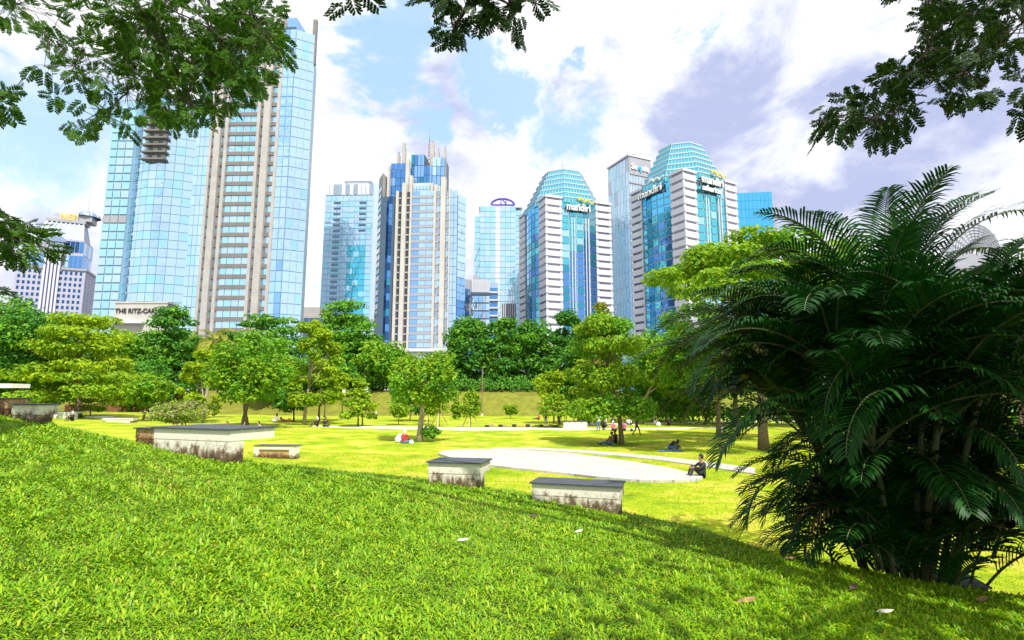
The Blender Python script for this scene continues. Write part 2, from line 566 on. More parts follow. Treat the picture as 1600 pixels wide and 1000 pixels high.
# narrow curved walk behind the stage
top_px = [(768, 701.5), (830, 700.5), (890, 703), (960, 708), (1030, 714), (1100, 722), (1180, 733)]
bot_px = [(1180, 742), (1100, 729.5), (1030, 720), (960, 712.5), (890, 707), (830, 703.5), (768, 702.6)]
cv = [gp(*q) for q in top_px + bot_px]
sheet('curved_path', [(q.x, q.y) for q in cv][::-1], .05, 'stage_paving', 'narrow pale curved path just behind the oval stage')
pp = [(-19.5, 53.2), (-4, 53.0), (6, 53.4), (16, 54.5), (26, 57), (26, 59.2), (16, 56.6), (6, 55.4), (-4, 54.9), (-19.5, 55.1)]
sheet('straight_path', pp, .03, 'concrete_path', 'long pale straight path crossing the far lawn')
pp = [(7, 60), (12, 62), (20, 66), (30, 69), (42, 71), (42, 74), (30, 72), (19, 69), (11, 64.5), (7, 62)]
sheet('side_path', pp, .03, 'concrete_path', 'pale path winding behind the people under the trees')
pp = [gp(385, 726), gp(440, 728), gp(452, 732), gp(400, 734)]
sheet('soil_patch', [(q.x, q.y) for q in pp][::-1], .01, 'bare_soil', 'bare trodden soil patch beside the stained bench')

# ------------------------------------------------------------------ buildings
class Bld:
    def __init__(s, name, label, x, y, rz=0.0, cat='building', group=None):
        s.root = empty(name, (x, y, 0), rz)
        tag(s.root, label, cat, group)
        s.count = 0
        s.rest = {}
    def slab(s, name, x0, x1, y0, y1, z0, z1, mat):
        return slab(s.root, name, x0, x1, y0, y1, z0, z1, mat)
    def panes(s, p0, p1, z0, z1, nx, nz, mats, gx=.25, gz=.3, tilt=.35, depth=.25, name='pane', off=.15, weights=None, pick=None):
        """glass panes on the vertical face from p0 to p1, seen with p0 on the left and p1 on the right"""
        p0, p1 = Vector((*p0, 0)), Vector((*p1, 0))
        d = p1 - p0
        Lx = d.length
        rz = math.atan2(d.y, d.x)
        nrm = Vector((d.y, -d.x, 0)).normalized()
        wx, wz = Lx / nx, (z1 - z0) / nz
        for j in range(nz):
            for i in range(nx):
                c = p0 + d * ((i + .5) / nx) + nrm * off
                c.z = z0 + (j + .5) * wz
                mt = pick(i, j, nx, nz) if pick else random.choices(mats, weights)[0]
                if mt is None:
                    continue
                if s.count < 290:
                    s.count += 1
                    piece(s.root, name, c, (wx - gx, depth, wz - gz), mt, rz + R(random.uniform(-tilt, tilt)), R(random.uniform(-tilt, tilt)))
                else:
                    s.rest.setdefault(mt, []).append((c, (wx - gx, depth, wz - gz), rz))
    def done(s):
        for mt, lst in s.rest.items():
            n = len(lst)
            cor = np.array([[x, y, z] for z in (-.5, .5) for y in (-.5, .5) for x in (-.5, .5)])
            V = np.zeros((n, 8, 3))
            for k, (c, sz, rz) in enumerate(lst):
                q = cor * np.array(sz)
                a, b = math.cos(rz), math.sin(rz)
                V[k] = np.stack((q[:, 0] * a - q[:, 1] * b, q[:, 0] * b + q[:, 1] * a, q[:, 2]), -1) + np.array(c)
            fc = np.array([(0, 2, 3, 1), (4, 5, 7, 6), (0, 1, 5, 4), (2, 6, 7, 3), (0, 4, 6, 2), (1, 3, 7, 5)])
            FF = (fc[None] + (np.arange(n) * 8)[:, None, None]).reshape(-1)
            o = link('pane_field', mesh_np('pane_field', V.reshape(-1, 3), FF, np.full(n * 6, 4)), s.root, (mt,))
            tag(o, kind='stuff')

def Xat(px, py, Y):
    return at(px, py, Y).x
def Zat(px, py, Y):
    return at(px, py, Y).z
def B_(px, py, Y):
    q = at(px, py, Y)
    return q.x, q.z

# --- tall beige-and-blue tower
def tall_tower():
    Y = 220
    x0 = Xat(283, 480, Y)
    fx = lambda px: Xat(px, 480, Y) - x0
    H = Zat(470, 22, Y)
    b = Bld('office_tower', 'tallest tower, beige stone piers and dark floor bands between blue glass corners', x0, Y, R(-1.5), 'tower')
    a0, a1 = fx(309), fx(416)     # beige front
    a2, a3 = fx(439), fx(465)
    Wd = 34
    MB().prism([(.6, 1.2), (a2 - .6, 1.2), (a2 - 13, Wd - .1), (.6, Wd)], 0, H - 6).build('core', 'mullion_dark', b.root)
    n = 36
    fh = (H - 10) / n
    # left glass flank
    b.slab('flank_wall', .2, a0 - .2, .6, 6, 0, H - 12, 'mullion_mid')
    def pk(i, j, nx, nz):
        return random.choices(['glass_sky', 'glass_soft', 'glass_pale'], [.74, .16, .10])[0]
    T = a1 - a0
    fr = [0, .065, .155, .215, .26, .70, .745, .80, .90, 1.0]
    e = [a0 + T * q for q in fr]
    # piers, full height, each its own
    for k, (u, v, dy, mt) in enumerate(((e[0] - .9, e[0] + .2, 0, 'beige_clad'), (e[1], e[2], -.9, 'beige_clad'), (e[3], e[4], -.6, 'beige_clad'), (e[5], e[6], -.6, 'beige_clad'), (e[7], e[8], -.9, 'beige_clad'), (e[9] - .4, e[9] + .9, 0, 'beige_clad'))):
        b.slab('pier', u, v, dy, 2.0, 0, H - (2 if k in (1, 4) else 9 if k in (2, 3) else 6), mt)
    for j in range(n):
        z = j * fh + 2
        b.slab('spandrel', e[4], e[5], .1, 1.6, z, z + fh * .36, 'taupe_clad')
        b.panes((e[4], .75), (e[5], .75), z + fh * .38, z + fh, 4, 1, ['glass_sky', 'glass_pale'], gx=.18, gz=.1, tilt=.5, name='window')
        for (u, v) in ((e[0] + .2, e[1]), (e[2], e[3]), (e[6], e[7]), (e[8], e[9] - .4)):
            b.slab('spandrel', u, v, .45, 1.6, z, z + fh * .36, 'taupe_clad')
            slab(b.root, 'window', u + .1, v - .1, .9, 1.3, z + fh * .38, z + fh - .15, random.choice(['glass_sky', 'glass_grey', 'glass_pale']))
    # glass corners
    b.panes((0, .6), (a0 - .9, .6), 0, H - 14, 3, n, None, pick=pk, gx=.22, gz=.25)
    b.panes((a1 + .9, .4), (a2, .4), 0, H - 8, 2, n, None, pick=lambda *q: random.choices(['glass_soft', 'glass_sky', 'glass_blue'], [.75, .15, .1])[0], gx=.22, gz=.25)
    mb = MB().prism([(a2 - 1.2, .7), (a2, .7), (a3, 4.7), (a3 - 11, Wd), (a2 - 13, Wd)], 0, H - 8)
    mb.build('corner_wall', 'mullion_mid', b.root)
    b.slab('corner_backing', a1 + .9, a2 - 1.21, .6, 1.19, 0, H - 8, 'mullion_mid')
    b.panes((a2, .4), (a3, 4.4), 0, H - 8, 3, n, None, pick=lambda i, j, nx, nz: random.choices(['glass_sky', 'glass_soft', 'glass_pale'], [.72, .18, .10])[0], gx=.22, gz=.25)
    # crown
    b.slab('crown_block', a1 + 1.5, a2 - .6, 1.4, 14, H - 8, H - 1.5, 'glass_blue')
    b.slab('crown_fin', a3 - 1.2, a3 + .4, 4.0, 5.6, H - 22, H - .5, 'taupe_clad')
    b.slab('crown_pier', a1 - 2.8, a1 - .6, .8, 6, H - 8, H + .5, 'beige_clad')
    b.done()
tall_tower()

# --- curved glass hotel tower
def hotel():
    Y = 262
    x0 = Xat(145, 480, Y)
    fx = lambda px: Xat(px, 480, Y) - x0
    H = Zat(230, 150, Y)
    b = Bld('hotel_tower', 'pale curved glass hotel tower with stacked balconies high up', x0, Y, 0, 'tower')
    n = 34
    fh = H / n
    w1, w2, w3 = fx(184), fx(276), fx(300)
    b.slab('wing_wall', .3, w1 - .3, .3, 22, 0, H - 3, 'mullion_mid')
    def pk(i, j, nx, nz):
        if j == 19: return 'grey_clad'
        return random.choices(['glass_pale', 'glass_sky'], [.6, .4])[0]
    b.panes((0, 0), (w1, 0), 6, H - 3, 3, n, None, pick=pk, gx=.35, gz=.7)
    # bowed centre
    nseg = 8
    arc = []
    for k in range(nseg + 1):
        t_ = k / nseg
        arc.append((w1 - 2 + (w2 - w1 + 3) * t_, 8 - 9.5 * math.sin(math.pi * (.16 + .68 * t_))))
    mb = MB().prism([(x, y + .5) for x, y in arc] + [(arc[-1][0], 24), (arc[0][0], 24)], 0, H)
    mb.build('bow_wall', 'mullion_light', b.root)
    for k in range(nseg):
        b.panes(arc[k], arc[k + 1], 4, H - 1, 1, n, None, gx=.12, gz=.22, tilt=.5,
                pick=lambda i, j, nx, nz, k=k: random.choices(['glass_sky', 'glass_pale'], [.7, .3])[0] if not (j < 9 and k in (0, 5)) else random.choice(['glass_pale', 'glass_teal']))
    # balconies
    zb0, zb1 = Zat(237, 254, Y), Zat(240, 178, Y)
    xa, xb = arc[2][0] + .5, arc[5][0] + 1
    for k in range(8):
        z = zb0 + (zb1 - zb0) * k / 7
        bal = b.slab('balcony', xa + (.1 * k), xb + .1 * k, -4.4, -1.2, z, z + .75, 'taupe_clad')
        rec = b.slab('balcony_recess', xa + 1, xb - 1, -2.1, -1.3, z + .76, z + 3.0, 'beige_clad')
        under(rec, bal)
        for u in (.3, .66):
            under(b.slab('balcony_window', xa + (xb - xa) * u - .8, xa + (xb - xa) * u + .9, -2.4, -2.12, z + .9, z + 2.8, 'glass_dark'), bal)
    # right wing of dark ribbons
    b.slab('side_wing', w2, w3, 5, 26, 0, H + 2, 'mullion_mid')
    for j in range(n):
        z = 6 + j * fh
        b.slab('ribbon_window', w2 + .3, w3 - .3, 4.5, 5.2, z, z + fh * .6, random.choice(['glass_tealdark', 'glass_teal', 'glass_teal']))
    b.slab('white_fin', w3 - 2.4, w3 - .2, 2.8, 4.4, 60, H + 2, 'white_clad')
    b.done()
    # podium with lettering
    Yp = 250
    xa, za = B_(180, 474, Yp)
    xb, _ = B_(262, 474, Yp)
    p_ = Bld('hotel_podium', 'low cream podium with dark hotel lettering above the yellow tree', xa, Yp, 0)
    Wp = xb - xa
    p_.slab('podium_wall', 0, Wp, 0, 8, 0, za, 'cream_clad')
    p_.slab('parapet', -.3, Wp + .3, -.3, 8.3, za + .003, za + .8, 'cream_clad')
    zt = Zat(180, 489, Yp)
    text(p_.root, 'sign_lettering', 'THE RITZ-CARLTON', (.5, -.3, zt), 3.0, 'sign_black', sx=.74 * Wp / 19)
    p_.slab('canopy', -1, Wp * .6, -2.5, 0, Zat(180, 506, Yp), Zat(180, 503, Yp), 'white_clad')
hotel()

# --- stone office block with vaulted gable and dome
def stone_block():
    Y = 330
    xc, zc = B_(134, 424, Y)        # near corner, top of the punched-window body
    rot = R(24)
    b = Bld('stone_office_block', 'lavender stone office block with arched gable, glass mansard and small dome', xc, Y, rot)
    # local: front face runs to -x at y=0, side face runs along +y at x=0
    W, Dp = 34, 24
    zt = zc
    b.slab('body_wall', -W, 0, 0, Dp, 0, zt, 'lavender_stone')
    fh = 3.55
    n = int((zt - 1) / fh)
    wins = 0
    for j in range(n):
        z = zt - 2.9 - j * fh
        if z < 8: break
        for i in range(5):
            for base in (-W + 1.4, -12.6):
                b.slab('window', base + i * 2.45, base + i * 2.45 + 1.25, -.12, .2, z, z + 1.9, 'glass_navy'); wins += 1
        for i in range(3):
            o = b.slab('window', -.2, .12, 3 + i * 6.5, 4.6 + i * 6.5, z, z + 1.9, 'glass_navy')
    for k in range(5):
        b.slab('bay_fin', -20.6 + k * 1.75, -19.6 + k * 1.75, -1.4, 0, 0, zt + 9, 'white_clad')
    b.slab('bay_glass', -20.4, -12.8, -.6, -.003, 0, zt + 9, 'navy_metal')
    b.slab('cornice', -W - .6, -21.0, -.7, 1, zt + .003, zt + 1.3, 'grey_clad')
    b.slab('cornice', -12.2, .6, -.7, 1, zt + .003, zt + 1.3, 'grey_clad')
    b.slab('cornice', -.6, .62, 1.003, Dp + .5, zt + .003, zt + 1.3, 'grey_clad')
    # set-back glazed storeys
    b.slab('setback_wall', -W + 5, -3, 3, Dp - 3, zt, zt + 20, 'lavender_stone')
    b.panes((-W + 5, 3), (-21, 3), zt + 2, zt + 10, 3, 1, ['glass_sky', 'glass_blue'])
    b.panes((-12.2, 3), (-3, 3), zt + 2, zt + 10, 4, 1, ['glass_sky', 'glass_deep'])
    b.panes((-12.2, 3), (-3, 3), zt + 12, zt + 19, 4, 1, ['glass_navy', 'glass_deep'])
    b.panes((-3, 3), (-3, Dp - 3), zt + 2, zt + 19, 4, 2, ['glass_deep', 'glass_grey'])
    b.slab('gable_base', -21.4, -11.8, -1.0, 6, zt + 9.003, zt + 10.2, 'grey_clad')
    for u in (-21, -18.4, -13.6):
        b.slab('gable_pier', u, u + 1.3, -.5, 5, zt + 10.2, zt + 17, 'lavender_stone')
    b.slab('gable_glass', -19.9, -12.6, .3, 4, zt + 10.2, zt + 17, 'glass_grey')
    V = []
    mb = MB()
    prof = [(-16.6 + 5.6 * math.cos(a), zt + 17 + 4.2 * math.sin(a)) for a in np.linspace(0, math.pi, 13)]
    mb.v = [(x, -1.2, z) for x, z in prof] + [(x, 8, z) for x, z in prof]
    k = len(prof)
    mb.f = [tuple(range(k)), tuple(range(2 * k - 1, k - 1, -1))] + [(i, k + i, k + (i + 1) % k, (i + 1) % k) for i in range(k)]
    mb.build('arched_gable', 'roof_metal', b.root)
    # mansard of inclined ribs
    mb = MB().frustum([(-W + 6, 3.6), (-4, 3.6), (-4, Dp - 4), (-W + 6, Dp - 4)], [(-W + 10, 9), (-6, 9), (-6, Dp - 7), (-W + 10, Dp - 7)], zt + 20.003, zt + 32)
    mb.build('mansard_roof', 'roof_metal', b.root)
    for k in range(9):
        u = k / 8
        mb = MB().tube([(-W + 6 + (W - 10) * u, 3.3, zt + 20), (-W + 10 + (W - 16) * u, 8.7, zt + 32)], [.5, .5], 4)
        mb.build('roof_rib', 'white_clad', b.root)
    b.slab('roof_cornice', -W + 9, -5, 8, Dp - 6, zt + 32.003, zt + 34, 'grey_clad')
    b.slab('penthouse', -W + 12, -6.5, 10, Dp - 8, zt + 34.003, zt + 38, 'lavender_stone')
    b.slab('sign_board', -18.5, -9, 8.2, 8.8, zt + 33, zt + 39, 'cream_clad')
    text(b.root, 'sign_lettering', 'NISP', (-18.2, 8.0, zt + 33.6), 5.4, 'gold_sign', sx=.82)
    # dome with ribs and spike
    bm = bmesh.new()
    bmesh.ops.create_uvsphere(bm, u_segments=20, v_segments=10, radius=7.2)
    bmesh.ops.delete(bm, geom=[v for v in bm.verts if v.co.z < -.1], context='VERTS')
    for v in bm.verts: v.co.z *= .62
    me = bpy.data.meshes.new('dome'); bm.to_mesh(me); bm.free()
    o = link('dome', me, b.root, ('roof_metal',)); o.location = (-6, 15, zt + 38)
    for k in range(12):
        a = 2 * math.pi * k / 12
        MB().tube([(-6 + 7.3 * math.cos(a) * math.cos(q), 15 + 7.3 * math.sin(a) * math.cos(q), zt + 38 + 4.6 * math.sin(q)) for q in np.linspace(0, 1.5, 6)], [.3] * 6, 4).build('dome_rib', 'white_clad', b.root)
    b.slab('dome_ring', -12.2, -2.2, 9.4, 20.6, zt + 34.2, zt + 37.9, 'grey_clad')
    MB().tube([(-6, 15, zt + 42), (-6, 15, zt + 55)], [.25, .08], 5).build('spire', 'grey_clad', b.root)
    b.done()
    q = Bld('small_office_block', 'low grey flat roofed block at the far left edge behind trees', Xat(14, 480, 420), 420, R(10))
    zz = Zat(30, 461, 420)
    q.slab('wall', 0, 17, 0, 12, 0, zz, 'lavender_stone')
    q.slab('roof_slab', -.5, 17.5, -.5, 12.5, zz + .003, zz + 1, 'grey_clad')
    q.panes((6, 0), (16, 0), zz - 8, zz - 2, 3, 2, ['glass_navy', 'glass_deep'])
    q.done()
stone_block()

# --- pale blue tower with slot balconies
def pale_tower():
    Y = 380
    xa, zt = B_(512, 288, Y)
    xa = Xat(500, 480, Y); xb = Xat(578, 480, Y)
    W = xb - xa
    b = Bld('pale_glass_tower', 'pale blue glass tower with two columns of dark notches', xa, Y, R(-2), 'tower')
    b.slab('core', .2, W + 6, .4, 26, 0, zt, 'mullion_light')
    n = 34; z0 = 6
    fh = (zt - 9 - z0) / n
    def pk(i, j, nx, nz):
        if i in (4, 5) and j < nz - 9 or i == 6 and j < nz - 7:
            return random.choice(['glass_teal', 'glass_teal', 'glass_pale'])
        return random.choices(['glass_sky', 'glass_pale'], [.7, .3])[0]
    b.panes((0, 0), (W, 0), z0, zt - 9, 8, n, None, pick=pk, gx=.12, gz=.3)
    b.panes((0, 0), (W, 0), zt - 8.5, zt, 12, 1, ['glass_grey', 'silver_clad'], gx=.5, gz=.4)
    for j in range(8, n - 1):
        z = z0 + j * fh
        b.slab('notch', W * .19, W * .33, -.6, -.3, z + fh * .5, z + fh * .85, 'mullion_dark')
        if j > n - 8:
            b.slab('notch', W * .72, W * .86, -.6, -.3, z + fh * .5, z + fh * .85, 'mullion_dark')
    b.slab('roof_plant', W * .4, W * .85, 4, 14, zt + .003, zt + 3.5, 'silver_clad')
    b.slab('roof_plate', W * .33, W * .92, 3, 15, zt + 3.503, zt + 4.3, 'white_clad')
    b.done()
    q = Bld('low_podium_block', 'low beige block between the tallest tower and the pale one', Xat(456, 490, 300), 300, 0)
    z1 = Zat(480, 480, 300); z2 = Zat(490, 489, 300)
    q.slab('wall', 0, 15.5, 0, 12, 0, z1, 'beige_clad')
    q.slab('lower_wall', 2, 22, -3, -.003, 0, z2 - 2, 'beige_clad')
    q.panes((2, -3), (20, -3), 2, z2 - 3, 6, 6, ['glass_pale', 'glass_sky'])
    q.slab('roof_rail', 15.6, 19, 0, 10, 0, z1 - 1.5, 'taupe_clad')
    q.done()
pale_tower()

# --- stepped blue and cream tower
def stepped_tower():
    Y = 240
    x0 = Xat(586, 480, Y)
    fx = lambda px: Xat(px, 480, Y) - x0
    H1 = Zat(690, 299, Y)
    H2 = Zat(640, 247, Y + 14)
    b = Bld('stepped_tower', 'stepped tower of cream piers and deep blue glass with roof pinnacles', x0, Y, R(-3), 'tower')
    n = 27
    fh = (H1 - 2) / n
    g0, g1, m0, m1, r1, r2, r3 = fx(614), fx(640), fx(642), fx(675), fx(702), fx(713), fx(724)
    b.slab('core', .6, r2 - .6, 1.6, 30, 0, H1 - 2, 'mullion_dark')
    # dark blue left bay, two facets; reflected dark buildings put into the glass colour
    b.panes((0, 5), (g0 * .55, 1.0), 0, H1 - 4, 2, n, ['glass_deep', 'glass_navy'], gx=.15, gz=.2, weights=[.6, .4])
    b.panes((g0 * .55, 1.0), (g0, 3.0), 0, H1 - 2, 2, n, ['glass_navy', 'glass_deep', 'glass_tealdark'], gx=.15, gz=.2, weights=[.5, .3, .2])
    MB().prism([(0, 5.4), (g0 * .55, 1.4), (g0, 3.4), (g0, 20), (0, 20)], 0, H1 - 4).build('bay_wall', 'mullion_dark', b.root)
    T = g1 - g0
    piers = [(g0, g0 + .16 * T, -.2, 0), (g0 + .40 * T, g0 + .66 * T, -1.0, 3.5), (g0 + .88 * T, g0 + T, -.2, 0)]
    T2 = r1 - m1
    piers += [(m1, m1 + .14 * T2, -.2, 0), (m1 + .44 * T2, m1 + .72 * T2, -1.0, 6), (m1 + .92 * T2, m1 + 1.0 * T2, -.2, 1)]
    for u, v, dy, dz in piers:
        b.slab('pier', u, v, dy, 2.2, 0, H1 + dz, 'cream_clad')
    cols = [(piers[0][1], piers[1][0]), (piers[1][1], piers[2][0]), (piers[3][1], piers[4][0]), (piers[4][1], piers[5][0])]
    for j in range(n):
        z = 2 + j * fh
        b.slab('spandrel', g1, m1, .4, 1.5, z, z + fh * .36, 'grey_clad' if j % 1 == 0 else 'taupe_clad')
        b.panes((g1, .9), (m1, .9), z + fh * .38, z + fh, 3, 1, None, gx=.12, gz=.1, name='window',
                pick=lambda i, j_, nx, nz: 'glass_blue' if i == 0 else random.choice(['glass_sky', 'glass_sky', 'glass_soft']))
        for k, (u, v) in enumerate(cols):
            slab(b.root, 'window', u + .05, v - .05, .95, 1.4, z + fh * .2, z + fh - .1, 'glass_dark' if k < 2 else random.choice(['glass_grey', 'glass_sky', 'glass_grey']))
            b.slab('spandrel', u, v, .7, 1.5, z, z + fh * .19, 'beige_clad')
    # right glass facets
    b.panes((r1, .6), (r2, .6), 0, H1, 2, n, ['glass_soft', 'glass_sky'], gx=.15, gz=.2, weights=[.6, .4])
    b.slab('corner_backing', r1, r2, .9, 1.59, 0, H1, 'mullion_mid')
    b.panes((r2, .8), (r3, 5.5), 0, H1 - 2, 1, n, None, gx=.15, gz=.2, pick=lambda i, j, nx, nz: 'glass_navy' if j < 9 else random.choice(['glass_blue', 'glass_deep']) if j < 16 else 'glass_sky')
    MB().prism([(r2 - .5, 1.2), (r2, 1.2), (r3, 5.9), (r3 - 3, 22), (r2 - 4, 22)], 0, H1 - 2).build('corner_wall', 'mullion_dark', b.root)
    # far left wing, turned away
    MB().prism([(-4.5, 14), (-.2, 6), (1, 22), (-3, 24)], 0, Zat(592, 262, Y)).build('left_wing', 'beige_clad', b.root)
    zl = Zat(592, 262, Y)
    for j in range(30):
        z = 3 + j * (zl - 8) / 30
        b.panes((-4.3, 13.6), (-.7, 6.9), z, z + 2.3, 1, 1, ['glass_tealdark', 'glass_grey'], gx=.5, gz=.1, name='window')
    # upper block
    ux0, ux1 = fx(596) , fx(684)
    b.slab('upper_core', ux0, ux1 - 1, 15.5, 30, H1 - 2.5, H2 - 5, 'mullion_dark')
    zz = H1 - 2
    b.panes((ux0 - 1, 11.5), (ux0 + 6.5, 11.5), zz - 10, H2 - 4, 3, 8, ['glass_deep', 'glass_blue', 'glass_deep'], gx=.15, gz=.2)
    b.panes((ux0 + 8.5, 13), (ux0 + 15, 13), zz + 8, H2 + 1, 4, 3, ['glass_deep', 'glass_blue', 'glass_tealdark'], gx=.2, gz=.25)
    b.slab('upper_box', ux0 + 8.5, ux0 + 15.2, 13.5, 26, zz, H2 + 1, 'mullion_dark')
    b.panes((ux1 - 6, 12), (ux1, 13), zz, H2 - 1, 3, 5, ['glass_blue', 'glass_deep', 'glass_sky'], gx=.2, gz=.25)
    b.slab('upper_box', ux1 - 6, ux1, 13.6, 24, zz, H2 - 1, 'mullion_dark')
    b.panes((ux0 + 15.2, 11.7), (ux1 - 6, 11.7), zz, H2 - 5.5, 3, 4, ['glass_deep', 'glass_blue'], gx=.2, gz=.25)
    b.panes((ux0 + 6.6, 11.7), (ux0 + 8.5, 11.7), zz, H2 - 5.5, 1, 4, ['glass_deep', 'glass_blue'], gx=.2, gz=.25)
    b.slab('attic_wall', ux0 + 10.5, ux0 + 19, 9.5, 11.5, zz, zz + 9.5, 'cream_clad')
    b.panes((ux0 + 11, 9.2), (ux0 + 18.6, 9.2), zz + 3.5, zz + 8.5, 5, 2, ['glass_sky', 'glass_pale'], gx=.2, gz=.2)
    for u, z1, wd in ((ux0 + 7, H2 - 3, 1.6), (ux0 + 8.9, zz + 13, 1.5), (ux0 + 19.2, zz + 9, 1.2), (ux0 + 21, zz + 8.2, 1.6), (ux0 - 1.8, H2 - 6, 1)):
        b.slab('upper_pier', u, u + wd, 8.5, 12, zz, z1, 'cream_clad')
    for u, z1, wd in ((ux0 + 3.5, H2 + 6, 1.7), (ux0 + 1, H2 + 1.5, 1.4), (ux0 + 17.6, H2 + 7, 1.8), (ux0 + 20.8, H2 + 3.2, 1.1), (ux0 + 24.2, H2 + 4, 1.1)):
        pin = b.slab('pinnacle', u, u + wd, 14, 16, zz + 4, z1, 'beige_clad')
        under(b.slab('pinnacle_cap', u + wd * .2, u + wd * .8, 14.4, 15.6, z1 + .003, z1 + 1.8, 'grey_clad'), pin)
    mb = MB()
    for sx in (0, 1.4):
        mb.tube([(ux0 + 15.4 + sx, 18, H2 - 4), (ux0 + 16.1, 18.5, H2 + 13)], [.16, .1], 4)
    for k in range(7):
        mb.tube([(ux0 + 15.4 + .05 * k, 18, H2 - 2 + 2 * k), (ux0 + 16.8 - .06 * k, 18, H2 - 1 + 2 * k)], [.1, .1], 4)
    mb.tube([(ux0 + 16.1, 18.5, H2 + 12.9), (ux0 + 16.1, 18.5, H2 + 17)], [.08, .05], 4)
    mb.build('antenna_mast', 'rust_metal', b.root)
    b.done()
    q = Bld('white_canopy_building', 'low white building peeping over the trees under the stepped tower', Xat(588, 545, 225), 225, 0)
    z = Zat(640, 545, 225)
    q.slab('wall', 0, 31, 0, 6, 0, z - 1.2, 'white_clad')
    q.slab('roof_slab', -1, 32, -1.5, 7, z - 1.197, z, 'white_clad')
    for k in range(6):
        q.slab('window', 2 + k * 5, 5.6 + k * 5, -.2, .1, z - 8, z - 3, 'glass_grey')
stepped_tower()

# --- tower with purple roof emblem, grey mid-rise and striped block in front of it
def emblem_tower():
    Y = 430
    xa, xb = Xat(745, 480, Y), Xat(806, 480, Y)
    W = xb - xa
    zt = Zat(780, 322, Y); zc = Zat(780, 315, Y)
    b = Bld('emblem_tower', 'pale glass tower with a purple arched letter emblem on its roof', xa, Y, R(2), 'tower')
    n = 32
    b.slab('core', 2.2, W, .4, 24, 0, zt, 'mullion_light')
    b.panes((2, 0), (W, 0), 8, zt, 7, n, None, gx=.12, gz=.3, pick=lambda i, j, nx, nz: 'silver_clad' if i == 3 else random.choices(['glass_sky', 'glass_pale'], [.55, .45])[0])
    b.slab('left_step', -2.5, 2.19, 2, 20, 0, zt - 8, 'mullion_light')
    b.panes((-2.7, 1.7), (2, 1.7), 8, zt - 8, 2, n - 2, ['glass_pale', 'glass_sky'], gx=.12, gz=.3)
    b.slab('side_wall', W + .003, W + 8, 4, 24, 0, zt - 2, 'mullion_light')
    b.panes((W, 3.6), (W + 8, 3.6), 8, zt - 2, 2, n, ['glass_sky', 'glass_pale'], gx=.12, gz=.3)
    for k in range(6):
        MB().tube([(-2.7, 1.2, 40 + 14 * k), (2.8, -.6, 56 + 14 * k)], [.22, .22], 4).build('brace', 'mullion_mid', b.root)
    b.slab('roof_screen', 1, 10, 2, 20, zt + .003, zc + 1, 'silver_clad')
    b.slab('roof_screen', W - 3, W + 6, 2, 20, zt + .003, zc + 3, 'silver_clad')
    mb = MB()
    arc = [(W * .66 + 9.5 * math.cos(a), -.6, zt + 1 + 5.2 * math.sin(a)) for a in np.linspace(0, math.pi, 14)]
    mb.tube(arc, [.9] * 14, 6)
    mb.tube([arc[0], arc[-1]], [.7, .7], 6)
    mb.build('emblem_arch', 'sign_purple', b.root)
    text(b.root, 'emblem_letter', 'N', (W * .66 - 2.4, -1.4, zt + 1.6), 7.5, 'sign_purple', extrude=.4)
    b.done()
    Y2 = 360
    xa, xb = Xat(712, 490, Y2), Xat(778, 490, Y2)
    zt = Zat(750, 436, Y2)
    g = Bld('grey_midrise', 'grey blue mid rise office with banded glass beside the stepped tower', xa, Y2, R(3))
    W = xb - xa
    g.slab('core', 0, W * .8, .4, 18, 0, zt, 'grey_clad')
    g.panes((0, 0), (W * .34, 0), 6, zt - 6, 3, 13, ['glass_deep', 'glass_grey', 'glass_blue'], gx=.2, gz=.9)
    g.panes((W * .36, -.3), (W * .8, -.3), 6, zt - 11, 5, 12, ['glass_sky', 'glass_grey', 'glass_blue'], gx=.2, gz=.9)
    g.slab('upper_screen', W * .36, W * .8, -.5, .35, zt - 9, zt - .5, 'silver_clad')
    for k in range(12):
        g.slab('screen_fin', W * .37 + k * W * .036, W * .375 + k * W * .036, -.9, -.503, zt - 9, zt - .5, 'grey_clad')
    g.slab('dark_band', W * .355, W * .805, -.9, -.35, zt - 11, zt - 9.2, 'mullion_dark')
    g.slab('side_core', W * .8 + .003, W, 1, 18, 0, zt - 2, 'mullion_mid')
    for k in range(13):
        g.slab('side_balcony', W * .79, W + 1.2, -.2, .99, 8 + k * (zt - 12) / 13, 9.1 + k * (zt - 12) / 13, 'silver_clad')
        g.slab('side_window', W * .81, W - .3, .4, 1.3, 9.3 + k * (zt - 12) / 13, 11.6 + k * (zt - 12) / 13, 'glass_deep')
    g.slab('roof_plant', W * .4, W * .55, 4, 10, zt + .003, zt + 3.5, 'grey_clad')
    g.done()
    Y3 = 350
    xa, xb = Xat(783, 490, Y3), Xat(806, 490, Y3)
    zt = Zat(790, 474, Y3)
    s_ = Bld('striped_block', 'low block with dark and white vertical stripes beside the teal tower', xa, Y3, 0)
    s_.slab('core', 0, xb - xa, .3, 10, 0, zt, 'mullion_dark')
    for k in range(8):
        h_ = zt + (0, 0, 0, 2, 4, 6, 8, 10)[k]
        s_.slab('stripe_fin', k * 1.2, k * 1.2 + .5, -.4, 1, 0, h_, 'white_clad')
emblem_tower()

